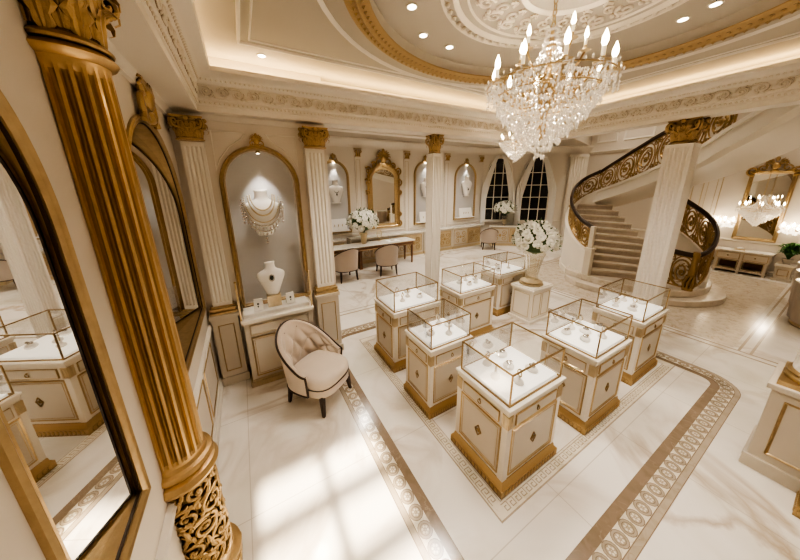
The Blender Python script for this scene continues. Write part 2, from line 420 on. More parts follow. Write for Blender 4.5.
struct(mb.build('trim_1', ['ivory', 'tan', 'brown', 'brown']))
# fine line and key-pattern strip round the group of cases
path = [(1.44,.93,0),(1.44,3.95,0),(5.15,3.95,0),(5.15,.93,0)]
mb = MB(); mb.mi = 0; strip(mb, path, 0, .11, .0005); mb.mi = 1; strip(mb, path, -.006, .006, .0012); strip(mb, path, .104, .11, .0012)
def key(c, tn, z=.0022):
    nn = Vector((tn.y,-tn.x,0))
    def seg(a0, b0, a1, b1): mb.poly([c+tn*a+nn*b+Vector((0,0,z)) for a, b in ((a0,b0),(a1,b0),(a1,b1),(a0,b1))])
    seg(-.035,-.036,.03,-.028); seg(.022,-.028,.03,.028); seg(-.02,.02,.022,.028); seg(-.02,-.012,-.012,.02); seg(-.02,-.012,.008,-.004)
for k in range(40): key(Vector((1.495, 1.08+k*.07, 0)), Vector((0,1,0)))
for k in range(50): key(Vector((1.56+k*.07, .985, 0)), Vector((1,0,0)))
struct(mb.build('trim_2', ['ivory', 'tan']))
# lines and mosaic field of the stair hall floor
mb = MB(); mb.mi = 0; mb.poly([(6.55,.62,.001),(11.9,.62,.001),(11.9,5.2,.001),(6.55,5.2,.001)])
mb.mi = 1
for x in (6.32, 6.46): mb.box(x,-2.9,.0005,x+.035,5.2,.002)
for y in (.42, .54): mb.box(6.5,y,.0005,11.9,y+.03,.002)
mb.mi = 1; mb.box(1.2, 4.98, .0005, 9.4, 5.02, .002); mb.box(1.2, 5.12, .0005, 9.4, 5.14, .002)
struct(mb.build('trim_3', ['mosaic', 'tan']))

# walls ------------------------------------------------------------

def plate(mb, outer, holes, to3d):
    """flat plate with holes, filled by triangulation"""
    bm = mb.bm; E = []
    for loop in [outer]+holes:
        vs = [bm.verts.new(to3d(*p)) for p in loop]
        E += [bm.edges.new((vs[i], vs[(i+1) % len(vs)])) for i in range(len(vs))]
    r = bmesh.ops.triangle_fill(bm, use_beauty=True, use_dissolve=False, edges=E)
    for f in r['geom']:
        if isinstance(f, bmesh.types.BMFace): f.material_index = mb.mi
# left wall, with recesses behind the two mirrors
MIR = [(1.165, .53, 1.22, 2.44, .54, .042, radians(14)), (2.98, 1.62, 1.16, 2.32, .82, .055, radians(13))]
hl = []
for yc, w, z0, zs, rise, fw, tl in MIR: hl.append([(x+yc, z) for x, _, z in arch_pts(w-1.2*fw, z0+.6*fw, zs, rise-.6*fw, 28)])
mb = MB(); plate(mb, [(-3,0),(4.3,0),(4.3,4.2),(-3,4.2)], hl, lambda y, z: (XL, y, z)); plate(mb, [(-3,0),(4.3,0),(4.3,4.2),(-3,4.2)], [], lambda y, z: (XL-.45, y, z)); struct(mb.build('wall_left', 'wall'))
# north wall with the arched niche
NX, NW_, NZ0, NZS, NR = .25, .80, 1.0, 2.62, .42
hole = [(x, z) for x, _, z in arch_pts(NW_, NZ0, NZS, NR, 20, 0, NX)]
mb = MB(); plate(mb, [(XL,0),(1.12,0),(1.12,4.2),(XL,4.2)], [hole], lambda x, z: (x, YN, z))
mb.rings([[(x, YN, z) for x, z in hole], [(x, YN+.16, z) for x, z in hole]], True, False, False)
mb.poly([(1.12,YN,0),(1.12,4.3,0),(1.12,4.3,4.2),(1.12,YN,4.2)]); mb.poly([(XL,4.3,0),(1.12,4.3,0),(1.12,4.3,4.2),(XL,4.3,4.2)])
struct(mb.build('wall_front', 'wall'))
mb = MB(); mb.poly([(x, YN+.155, z) for x, z in hole]); struct(mb.build('wall_recess', 'felt'))
mb = MB(); mb.box(.95,4.3,0,1.0,YF,4.2); struct(mb.build('wall_hall', 'wall'))
mb = MB(); mb.box(.95,YF,0,WA.x+.05,YF+.1,4.2); struct(mb.build('wall_back', 'wall2'))
d = (WB-WA).normalized(); nrm = Vector((-d.y, d.x))
mb = MB(); mb.prism([tuple(p) for p in (WA, WB, WB+nrm*.1, WA+nrm*.1)], 0, 4.2); struct(mb.build('wall_bay', 'wall2'))
mb = MB(); mb.box(XR,-3,0,XR+.1,6.3,6.3); struct(mb.build('wall_right', 'wall'))
# rear wall, with the window opening that lets the low sun in
mb = MB(); plate(mb, [(XL,0),(XR,0),(XR,6.3),(XL,6.3)], [[(-.35,2.3),(.85,2.3),(.85,3.25),(-.35,3.25)]], lambda x, z: (x, -3, z))
struct(mb.build('wall_rear', 'wall'))
mb = MB()
for x in (-.35, .235, .82): mb.box(x-.02,-3.03,2.3,x+.05,-2.98,3.25)
for z in (2.3, 2.60, 2.91, 3.215): mb.box(-.35,-3.03,z-.02,.85,-2.98,z+.06)
struct(mb.build('window_3', 'creamlt'))
# ceilings ---------------------------------------------------------
def ell(cx, cy, a, b, z, n=72): return [(cx+a*cos(-2*pi*k/n), cy+b*sin(-2*pi*k/n), z) for k in range(n)]
EC = (2.5, 1.42)
mb = MB()
o = [(XL,-3),(5.9,-3),(5.9,4.3),(XL,4.3)]
plate(mb, o, [[(x, y) for x, y, z in ell(*EC, 1.76, 1.64, 0)]], lambda x, y: (x, y, 4.0))
e0 = ell(*EC, 1.76, 1.64, 4.0); e1 = ell(*EC, 1.72, 1.60, 4.10)
mb.rings([e0, e1], True, False, False); mb.poly(e1)
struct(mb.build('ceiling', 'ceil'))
P4 = [(.95,4.28),(5.75,4.28),tuple(WB),tuple(WA),(.95,YF)]
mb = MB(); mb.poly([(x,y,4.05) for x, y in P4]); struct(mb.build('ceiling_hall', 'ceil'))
mb = MB(); mb.poly([(5.75,-3,6.25),(XR+.1,-3,6.25),(XR+.1,6.3,6.25),(5.75,4.28,6.25)])
mb.poly([(5.88,-3,4.0),(5.88,4.3,4.0),(5.88,4.3,6.25),(5.88,-3,6.25)]); mb.poly([(5.75,4.28,4.05),(*WB,4.05),(*WB,6.25),(5.75,4.28,6.25)])
struct(mb.build('ceiling_stairhall', 'ceil'))
# ceiling mouldings
mb = MB()
path = [(.16,-2.9,3.999),(.16,3.50,3.999),(5.02,3.50,3.999),(5.02,-2.9,3.999)]
for off, w, h in ((0,.035,.02),(.10,.02,.012)):
    mb.sweep([(off,0),(off+w*.2,-h),(off+w*.7,-h*.8),(off+w,0)], path, (0,0,1))
for a, b, w, h in ((2.12,1.99,.045,.02),):
    mb.sweep([(0,0),(w*.2,-h),(w*.7,-h*.7),(w,0)], ell(*EC, a, b, 3.999), (0,0,1), True)
struct(mb.build('trim_4', 'wall2', smooth='auto'))
# gilded oval
mb = MB()
mb.sweep([(0,0),(0,-.03),(.03,-.045),(.085,-.04),(.10,-.055),(.115,-.04),(.165,-.03),(.19,-.01),(.19,.0)], ell(*EC, 1.90, 1.78, 3.999, 96), (0,0,1), True)
n = 150
for k in range(n):
    a = 2*pi*k/n
    for rr, r, zz in ((1.90-.058, .022, 3.957), (1.90-.14, .018, 3.962)):
        mb.octa((EC[0]+rr*cos(a), EC[1]+(rr-.12)*sin(a), zz), r, r*1.5)
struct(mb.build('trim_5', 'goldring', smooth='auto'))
# plaster rose in the middle
mb = MB(); MC = (2.45, 1.45)
for a, w, h in ((1.10,.03,.02),(1.0,.05,.03),(.88,.02,.015),(.45,.04,.025)):
    mb.sweep([(0,0),(w*.2,-h),(w*.7,-h*.7),(w,0)], ell(*MC, a, a*.93, 4.099, 64), (0,0,1), True)
for k in range(60):
    a = 2*pi*k/60; mb.sphere((MC[0]+1.045*cos(a), MC[1]+.97*sin(a), 4.09), .022, 6, 4)
for k in range(20):
    a = 2*pi*k/20
    def W(P): return [(MC[0]+(.67+y)*cos(a+x/.67), MC[1]+(.67+y)*.93*sin(a+x/.67), 4.088) for x, y in P]
    mb.tube(W(spiral(0, .05, .08, .015, -pi/2, 1.3, 14)), lambda t: .016*(1-.4*t), 5)
    mb.tube(W(spiral(.08, -.07, .06, .012, pi/2, -1.2, 12)), lambda t: .013*(1-.4*t), 5)
    for q in range(3): mb.sphere((*W([(.04+.03*q, .12-.03*q)])[0][:2], 4.085), .022, 6, 4)
    for q in range(2): mb.tube(W([(.02, -.14), (.05+.03*q, -.19), (.1, -.17+.03*q)]), .012, 4)
struct(mb.build('trim_6', 'plaster', smooth='auto'))
# entablature with cove lip ----------------------------------------
IX, IY, JX = -.29, 3.85, 5.5
path = [(IX,-2.9,3.4),(IX,IY,3.4),(JX,IY,3.44),(JX,-2.9,3.48)]
prof = [(-.29,0),(0,0),(0,.06),(.012,.065),(.012,.115),(.03,.125),(.03,.265),(.045,.275),(.055,.30),(.11,.335),(.18,.36),(.19,.40),(.17,.40),(.15,.375),(-.02,.34),(-.29,.34)]
mb = MB(); mb.sweep(prof, path, (0,0,1))
mb.box(-.57,3.965,3.34,1.11,3.995,3.40)
mb.box(.95,4.14,3.4,5.9,4.30,4.06); mb.box(5.78,-3,3.48,5.9,4.3,4.06)
struct(mb.build('trim_7', 'wall2', smooth='auto'))
# carved frieze: running scrolls with leaves
mb = MB()
def frieze(p0, p1, z, nx, ny):
    p0 = Vector((*p0, z)); p1 = Vector((p1[0], p1[1], p1[2] if len(p1) > 2 else z)); L_ = (p1-p0).length; t = (p1-p0)/L_; n = Vector((nx, ny, 0)); k = 0; s = .08
    while s < L_-.08:
        c = p0+t*s+n*.008; sg = 1 if k % 2 else -1
        f = lambda P: [c+t*x+Vector((0,0,1))*(y*sg) for x, y in P]
        mb.tube(f([(-.085,-.045),(-.06,-.052)]+spiral(0, 0, .052, .01, -pi*.6, 1.4, 14)), lambda q: .011*(1-.3*q), 5)
        mb.tube(f([(.02,.05),(.055,.035),(.065,.0),(.05,-.02)]), lambda q: .012*(1-.6*q), 4)
        mb.tube(f([(-.02,.05),(-.05,.03),(-.055,.0)]), lambda q: .010*(1-.6*q), 4)
        mb.sphere(c, .016, 6, 4)
        s += .15; k += 1
frieze((IX+.03,-.6), (IX+.03,3.80), 3.595, 1, 0)
frieze((IX+.03,IY-.03), (JX-.03,IY-.03, 3.635), 3.595, 0, -1)
frieze((JX-.03,3.7), (JX-.03,-.9, 3.67), 3.64, -1, 0)
struct(mb.build('trim_8', 'plaster', smooth=True))
# bead rows under the frieze and on the lip
mb = MB()
s = -.6
while s < 3.84: mb.sphere((IX+.014, s, 3.49), .013, 6, 4); mb.sphere((IX+.06, s, 3.705), .015, 6, 4); s += .045
s = IX
while s < JX: q = (s-IX)/(JX-IX)*.04; mb.sphere((s, IY-.014, 3.49+q), .013, 6, 4); mb.sphere((s, IY-.06, 3.705+q), .015, 6, 4); s += .045
s = 3.8
while s > -.9: q = .04+.04*(3.85-s)/6.75; mb.sphere((JX-.014, s, 3.49+q), .013, 6, 4); mb.sphere((JX-.06, s, 3.705+q), .015, 6, 4); s -= .045
struct(mb.build('trim_9', 'plaster', smooth=True))

# mouldings on the walls ------------------------------------------
# left wall: crown strip, chair rail, skirting, gold-lined panels
mb = MB()
mb.sweep([(0,0),(.03,0),(.035,.03),(.05,.05),(.06,.07),(0,.07)], [(XL,-3,3.33),(XL,3.99,3.33)], (0,0,1))
mb.sweep([(0,0),(.02,.005),(.035,.03),(.02,.05),(.03,.06),(0,.07)], [(XL,-3,.84),(XL,3.88,.84)], (0,0,1))
struct(mb.build('trim_10', 'wall2', smooth='auto'))
def to_left(mb):   # local XZ plane facing -Y  ->  left wall facing +X
    for v in mb.bm.verts: x, y, z = v.co; v.co = (XL-y, x, z)
mb = MB()
for y0, y1 in ((1.05,1.28),(1.75,2.3),(2.4,2.95),(3.05,3.7)): panel_frame(mb, y0, .2, y1, .76, 0, .016, .01)
for y0, y1 in ((1.05,1.4),(2.1,3.8)): pass
to_left(mb); struct(mb.build('trim_11', 'gold', smooth='auto'))
mb = MB()
panel_frame(mb, -1.2, 1.15, .75, 3.2, 0, .03, .014)
panel_frame(mb, 1.66, .98, 2.0, 3.22, 0, .022, .012)
to_left(mb); struct(mb.build('trim_12', 'wall2', smooth='auto'))
def skirt(name, path, h=.13):
    mb = MB(); mb.sweep([(0,0),(.03,0),(.03,h*.75),(.018,h*.85),(.012,h),(0,h)], path, (0,0,1)); return struct(mb.build(name, 'creamlt', smooth='auto'))
skirt('baseboard_left', [(XL,-3,0),(XL,3.86,0)])
skirt('baseboard_back', [(1.0,YF,0),(WA.x,YF,0)])
skirt('baseboard_bay', [(*WA,0),(*WB,0)])
skirt('baseboard_right', [(XR,6.2,0),(XR,-3,0)])
skirt('baseboard_hall', [(1.0,4.3,0),(1.0,YF,0)])
# niche wall: spandrel panels following the arch, small rails
mb = MB()
for sgn in (-1, 1):
    xi, xo = NX+sgn*.10, NX+sgn*.50
    P = [(NX+sgn*.47, YN, 2.78), (NX+sgn*.47, YN, 3.24), (NX+sgn*.10, YN, 3.24), (NX+sgn*.16, YN, 3.16), (NX+sgn*.30, YN, 3.06), (NX+sgn*.41, YN, 2.92)]
    if sgn > 0: P = P[::-1]
    mb.sweep([(0,0),(.004,.010),(.012,.006),(.016,0)], P, (0,-1,0), True)
struct(mb.build('trim_13', 'wall2', smooth='auto'))
# back wall: thin flat strips, cornice, dado and fine panels
mb = MB()
mb.sweep([(0,0),(.04,.0),(.05,.05),(.10,.10),(.14,.14),(.20,.20),(.20,.25),(0,.25)], [(1.0,4.3,3.80),(1.0,YF,3.80),(*WA,3.80),(*WB,3.80)], (0,0,1))
mb.sweep([(0,0),(.025,.01),(.03,.04),(0,.05)], [(1.0,YF,.96),(*WA,.96),(*WB,.96)], (0,0,1))
for x in (3.44, 5.31, 7.17): mb.box(x-.11, YF-.03, .13, x+.11, YF, 3.8); mb.box(x-.14, YF-.05, .13, x+.14, YF, .35)
struct(mb.build('trim_14', 'wall2', smooth='auto'))
mb = MB()
for x0, x1 in ((1.3,2.0),): panel_frame(mb, x0, 1.1, x1, 3.5, YF, .02, .01)
for x in (3.44, 5.31, 7.17): panel_frame(mb, x-.07, .45, x+.07, 3.42, YF-.03, .01, .006)
struct(mb.build('trim_15', 'goldpale', smooth='auto'))
# right wall panels
mb = MB()
def to_right(mb):
    for v in mb.bm.verts: x, y, z = v.co; v.co = (XR+y, -x, z)
for y0, y1 in ((2.35,2.75),(2.95,3.5),(.2,.62),(-.9,.0)): panel_frame(mb, -y1, 1.1, -y0, 3.6, 0, .022, .012)
for y0, y1 in ((2.45,2.65),): panel_frame(mb, -y1, 1.2, -y0, 3.5, 0, .012, .008)
for y0, y1 in ((2.3,3.5),(-.9,.6)): panel_frame(mb, -y1, .22, -y0, .78, 0, .02, .012)
to_right(mb); struct(mb.build('trim_16', 'goldpale', smooth='auto'))
mb = MB(); mb.sweep([(0,0),(.02,.005),(.035,.03),(.02,.05),(.03,.06),(0,.07)], [(XR,6.15,.86),(XR,-3,.86)], (0,0,1))
mb.sweep([(0,0),(.03,.005),(.05,.05),(.09,.08),(0,.1)], [(XR,6.15,3.72),(XR,-3,3.72)], (0,0,1))
# tall panelled frames on the upper wall
for y0, y1 in ((4.2,5.1),(5.3,6.0)):
    P = [(XR,y1,4.12),(XR,y1,5.3),(XR,y0,5.3),(XR,y0,4.12)]
    mb.sweep([(0,0),(.01,.03),(.05,.02),(.07,0)], P, (-1,0,0), True)
struct(mb.build('trim_17', 'wall2', smooth='auto'))
# ================================================================== COLUMNS
t = thing('gilded_column', 'large fluted gold column in the foreground between the two wall mirrors', 'column', (-.532, 1.745, 0))
def cut(mb):   # the column is let into the wall: keep what stands in front of it
    bmesh.ops.bisect_plane(mb.bm, geom=mb.bm.verts[:]+mb.bm.edges[:]+mb.bm.faces[:], plane_co=(-.0475,0,0), plane_no=(-1,0,0), clear_outer=True)
CS = 1.36
mb = MB()
for e, z0, z1 in ((.150,0,.10),(.158,.10,.125)): mb.prism([(CS*e*cos(pi/8+k*pi/4), CS*e*sin(pi/8+k*pi/4)) for k in range(8)], z0, z1)
cut(mb); mb.build('pedestal', 'goldcarve', t, bevel=.006)
mb = MB(); mb.lathe([(r_*CS, z_) for r_, z_ in ((.13,.125),(.148,.14),(.15,.17),(.135,.185),(.13,.195),(.135,.21),(.125,.225),(.11,.24))], 40)
cut(mb); mb.build('base_moulding', 'goldshaft', t, 'auto')
mb = MB(); RD = .105*CS; Z0, Z1 = .23, .96; mb.lathe([(RD,Z0),(RD*.96,.45),(RD*.94,.7),(RD*.98,Z1)], 40)
def on_drum(P, dr=0): return [((RD*.965+dr)*cos(x/RD), (RD*.965+dr)*sin(x/RD), z) for x, z in P]
NS = 6; pitch_ = 2*pi*RD/NS
for k in range(NS):
    x0 = k*pitch_
    for (dx, z0, s1, s2) in ((0,.33,1,1),(pitch_/2,.46,-1,1),(0,.60,1,-1),(pitch_/2,.73,-1,-1),(0,.87,1,1)):
        sp = [(x0+dx+s1*a, z0+s2*b) for a, b in spiral(0, 0, .082, .008, -pi*.7, 1.6, 28)]
        mb.tube(on_drum([(x0+dx-s1*.085, z0-s2*.10),(x0+dx-s1*.06, z0-s2*.085)]+sp, .006), lambda q: .017*(1-.5*q), 7)
        for a in (.2, 1.0, 1.9, 2.8, 3.7):
            p = (x0+dx+s1*.076*cos(a), z0+s2*.076*sin(a)); q = (x0+dx+s1*.12*cos(a+.5), z0+s2*.12*sin(a+.5))
            mb.tube(on_drum([p, ((p[0]+q[0])/2+.006, (p[1]+q[1])/2+.008), q], .010), lambda u: .017*(1-.75*u), 6)
        mb.sphere(on_drum([(x0+dx, z0)], .008)[0], .016, 6, 5)
bmesh.ops.delete(mb.bm, geom=[v for v in mb.bm.verts if v.co.z > .975 or v.co.z < .215 or v.co.x < -.08], context='VERTS')
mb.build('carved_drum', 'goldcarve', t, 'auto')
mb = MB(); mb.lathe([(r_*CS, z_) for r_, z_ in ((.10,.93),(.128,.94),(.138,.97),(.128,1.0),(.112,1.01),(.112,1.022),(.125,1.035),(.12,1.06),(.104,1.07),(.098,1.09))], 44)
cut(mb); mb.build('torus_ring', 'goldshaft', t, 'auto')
mb = MB(); flute_round(mb, .097*CS, .086*CS, 1.085, 3.08, 20, .15, .02); cut(mb); mb.build('fluted_shaft', ['goldshaft', 'goldgroove_shade'], t, 'auto')
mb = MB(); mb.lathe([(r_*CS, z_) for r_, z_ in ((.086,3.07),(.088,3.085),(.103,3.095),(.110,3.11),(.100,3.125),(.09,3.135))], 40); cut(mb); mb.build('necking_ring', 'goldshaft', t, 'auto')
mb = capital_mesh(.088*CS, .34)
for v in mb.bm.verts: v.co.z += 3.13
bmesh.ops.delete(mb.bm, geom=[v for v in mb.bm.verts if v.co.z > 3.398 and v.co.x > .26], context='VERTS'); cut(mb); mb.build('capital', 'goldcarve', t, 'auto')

# pilasters of the niche wall and the free standing pillars: one square design
CAP = capital_mesh(.5, 1.0)
cap0 = CAP.build('capital', 'goldcarve', None, 'auto')
capmesh = cap0.data
def add_capital(parent, w, dp, z, h, y=0):
    o = bpy.data.objects.new('capital', capmesh); C.objects.link(o); o.parent = parent
    o.location = (0, y, z); o.scale = (w, dp, h); return o
bpy.data.objects.remove(cap0)
def pilaster(label, x, y, w, dp, zp, ztop, hc, name='fluted_pilaster', nx=4):
    t = thing(name, label, 'pilaster', (x, y-.003, 0))
    mb = MB(); pw = w+.08
    mb.box(-pw/2,-dp-.05,0,pw/2,0,zp); mb.box(-pw/2-.02,-dp-.07,0,pw/2+.02,0,.12); mb.box(-pw/2-.02,-dp-.07,zp-.05,pw/2+.02,0,zp)
    mb.build('plinth', 'cream', t, bevel=.004)
    mb = MB(); panel_frame(mb, -pw/2+.055, .2, pw/2-.055, zp-.14, -dp-.05, .014, .009); mb.build('panel_moulding', 'gold', t)
    mb = MB()
    for z0, h, e in ((zp,.035,.05),(zp+.035,.02,.03),(zp+.055,.03,.042),(zp+.085,.02,.02)): mb.box(-w/2-e,-dp-e,z0,w/2+e,0,z0+h)
    mb.build('base_moulding', 'gold', t, bevel=.008)
    mb = MB(); flute_square(mb, w, dp, zp+.10, ztop-hc, nx, 2, .016, 0, -dp/2); mb.build('shaft', 'pillar', t)
    add_capital(t, (w/2+.05)/.70, .105/.72, ztop-hc, hc, -.155)
    return t
pilaster('white fluted pilaster with gold capital in the corner beside the far wall mirror', -.395, YN, .21, .10, 1.02, 3.33, .24)
pilaster('white fluted pilaster with gold capital to the right of the armchair niche', .93, YN, .25, .12, 1.02, 3.33, .25)
def pillar(label, x, y, w, ztop, hc, zb=0., name='square_pillar', nx=5):
    t = thing(name, label, 'column', (x, y, 0))
    mb = MB()
    for z0, h, e in ((0,.10,.06),(.10,.03,.045),(.13,.04,.05),(.17,.03,.02)): mb.box(-w/2-e,-w/2-e,z0,w/2+e,w/2+e,z0+h)
    mb.build('base', 'creamlt', t, bevel=.008)
    mb = MB(); flute_square(mb, w, w, .19, ztop-hc, nx, nx, .018); mb.build('shaft', 'pillar', t)
    add_capital(t, w*.90, w*.90, ztop-hc, hc)
    return t
pillar('slim white pillar with gold capital behind the left row of glass cases', 3.02, 4.0, .20, 3.42, .30)
pillar('broad white fluted pillar with gold capital in front of the curved staircase', 5.72, 1.56, .31, 3.47, .34)
# right foreground column on its plinth
t = thing('fluted_column', 'white fluted column with gold base on a panelled plinth at the right edge', 'column', (4.06, -.17, 0))
mb = MB(); mb.box(-.26,-.27,0,.26,.26,.84); mb.box(-.285,-.29,0,.285,.285,.13); mb.box(-.29,-.30,.84,.29,.29,.89); mb.build('plinth', 'cream', t, bevel=.006)
mb = MB(); panel_frame(mb, -.18, .2, .18, .76, 0, .02, .012)
for v in mb.bm.verts: a, b, z = v.co; v.co = (-.26+b, -a, z)
m2 = mb; mb.build('panel_moulding', 'gold', t)
mb = MB(); mb.cbox(0,0,.89,.50,.50,.04); mb.lathe([(.24,.93),(.25,.935),(.25,.955),(.235,.965),(.23,.97),(.24,.98),(.24,.995),(.225,1.005),(.22,1.01)], 40); mb.build('base_moulding', 'gold', t, 'auto')
mb = MB(); flute_round(mb, .215, .185, 1.0, 3.65, 20, .11, .01); mb.build('shaft', ['pillar', 'pillar'], t, 'auto')
add_capital(t, .38, .38, 3.65, .33)
# two wall pilasters by the windows
t = thing('wall_pilaster', 'tall pale fluted pilaster between the right hand window and the staircase', 'pilaster', (12.22, 6.46, 0), atan2(d.y, d.x))
mb = MB(); flute_square(mb, .60, .16, .3, 3.75, 5, 2, .02, 0, -.08); mb.build('shaft', 'wall2', t)
mb = MB(); mb.box(-.36,-.22,0,.36,0,.30); mb.build('base', 'wall2', t, bevel=.01)
mb = MB(); mb.box(-.36,-.22,3.62,.36,0,3.70); mb.build('cap_moulding', 'wall2', t, bevel=.01)
# small gold capitals of the flat strips on the back wall
for i, (x, lab) in enumerate(((3.44, 'small gilded capital on the wall strip left of the ornate mirror'), (5.31, 'small gilded capital on the wall strip right of the ornate mirror'),
                 (7.17, 'small gilded capital on the wall strip just right of the slim pillar'), (9.02, 'small gilded capital in the corner beside the left window'))):
    t = thing('wall_capital', lab, 'capital', (x, YF-.03, 3.5))
    mb = MB(); mb.box(-.12,-.06,.22,.12,.03,.27); mb.box(-.10,-.04,0,.10,.03,.03); mb.build('abacus', 'goldpale', t, bevel=.006)
    mb = MB()
    for a in (-.06, 0, .06): 
        mb.tube([(a,-.03,.02),(a,-.05,.12),(a,-.085,.20),(a,-.10,.18)], lambda q: .03*(1-.5*q), 6)
    for s in (-1, 1): mb.tube([(s*x_, -.05, .14+z_) for x_, z_ in spiral(.08, .03, .045, .008, -pi*.6, 1.2, 14)], .014, 5)
    mb.build('leaves', 'goldcarve', t, 'auto')

# ================================================================== WALL MIRRORS (left wall)
def arched_mirror(label, yc, w, z0, zs, rise, fw, tilt, cr):
    t = thing('wall_mirror', label, 'mirror', (XL, yc, 0), pi/2)
    out = arch_pts(w, z0, zs, rise, 28)
    mb = MB(); mb.sweep([(0,0),(0,.016),(fw*.2,.026),(fw*.4,.022),(fw*.5,.016),(fw*.7,.02),(fw*.85,.014),(fw,.010),(fw,-.005),(fw*.7,-.005),(fw*.7,0)], out, (0,-1,0), True)
    mb.build('frame', 'gold', t, 'auto')
    inn = arch_pts(w-fw*1.7, z0+fw*.85, zs, rise-fw*.85, 28); k = math.tan(tilt)
    back = [(p[0], .004+k*(w/2-p[0]), p[2]) for p in inn]
    mb = MB(); mb.rings([inn, back], True, False, False); mb.build('reveal', 'gold', t)
    mb = MB(); mb.sweep([(-.002,.0),(-.002,.004),(fw*.3,.004),(fw*.3,-.006)], inn, (0,-1,0), True); mb.build('inner_bead', 'wood', t)
    mb = MB(); mb.poly(back); mb.build('mirror_glass', 'mirror', t)
    if cr:
        mb = MB(); crest(mb, w*.24, w*.26, -.03, zs+rise-.05); mb.build('crest', 'goldcarve', t, 'auto')
    return t
for (yc, w, z0, zs, rise, fw, tl), lab, cr in zip(MIR, ('tall narrow arched gold mirror nearest the viewer at the left edge', 'wide arched gold mirror with crest on the left wall behind the gold column'), (False, True)):
    arched_mirror(lab, yc, w, z0, zs, rise, fw, tl, cr)

# ================================================================== DISPLAY NICHES
def bust(label, loc, h, neck, group=None, rz=0., name='necklace_bust', cat='bust'):
    """shoulder bust with a neck; the necklace is its own thing"""
    t = thing(name, label, cat, loc, rz, group)
    w = h*.84
    mb = MB()
    prof = [(0,.17,.10),(.06,.20,.12),(.2,.26,.15),(.38,.35,.18),(.54,.425,.18),(.64,.44,.16),(.70,.40,.14),(.745,.31,.12),(.78,.22,.105),(.82,.165,.10),(.88,.15,.095),(.96,.15,.095),(1.0,.165,.10)]
    rings = []
    for z, a, b in prof:
        rings.append([(w*a*cos(2*pi*k/24)*(1), -w*b*.8*sin(2*pi*k/24)*(1.1 if sin(2*pi*k/24) > 0 else .6), z*h) for k in range(24)])
    mb.rings(rings); mb.build('bust_form', 'white', t, True)
    return t
def drape(a, zt, sag, y0, y1, n=20):
    return [(a*cos(pi+pi*k/n), y0+(y1-y0)*sin(pi*k/n), zt-sag*sin(pi*k/n)**.9) for k in range(n+1)]
# niche by the armchair
t = thing('display_niche_frame', 'gilded arched niche frame with crest above the armchair cabinet', 'niche', (NX, YN, 0))
mb = MB(); fo = arch_pts(NW_+.12, NZ0-.02, NZS, NR+.06, 24)
mb.sweep([(0,0),(0,.025),(.012,.045),(.026,.03),(.034,.03),(.046,.045),(.062,.02),(.062,-.01)], fo, (0,-1,0), True); mb.build('frame', 'gold', t, 'auto')
mb = MB(); crest(mb, .17, .16, -.03, NZS+NR+.035); mb.build('crest', 'goldcarve', t, 'auto')
t = thing('picture_light', 'small round downlight under the arch of the armchair niche', 'light', (NX, YN-.005, NZS+NR-.035))
mb = MB(); mb.lathe([(.022,0),(.026,.015),(.02,.03)], 14); mb.build('housing', 'brass', t, 'auto')
mb = MB(); mb.lathe([(.001,-.004),(.018,-.004),(.018,.002)], 14); mb.build('lens', 'lamp', t)
tb = bust('large white necklace bust hanging high in the armchair niche', (NX-.03, YN+.05, 1.96), .60, 1)
t = thing('layered_necklace', 'layered gold and diamond bib necklace on the upper bust', 'necklace', (NX-.03, YN-.025, 1.965))
mb = MB()
rows = [(.13,.53,.19,.010),(.155,.52,.25,.011),(.20,.50,.32,.009)]
for a, zt, sg, r in rows:
    for p in drape(a, zt, sg, .0, -.055, 44): mb.sphere(p, r, 6, 4)
mb.build('gold_strands', 'goldpale', t, True)
mb = MB()
for a, zt, sg, r in ((.215,.43,.30,.012),(.235,.47,.41,.012)):
    for i, p in enumerate(drape(a, zt, sg, .02, -.05, 46)):
        mb.sphere(p, r, 6, 4)
        if i % 3 == 0: mb.octa((p[0], p[1]-.004, p[2]-.03), .012, .045)
for k in range(3): mb.octa((0, -.06, .02-.05*k), .02, .05)
for k in range(15):
    s = -1 if k % 2 else 1; q = k/15
    mb.sphere((s*(.245-.02*q), .0, .42-.27*q), .016, 6, 4)
mb.build('diamond_fringe', 'silver', t, True)
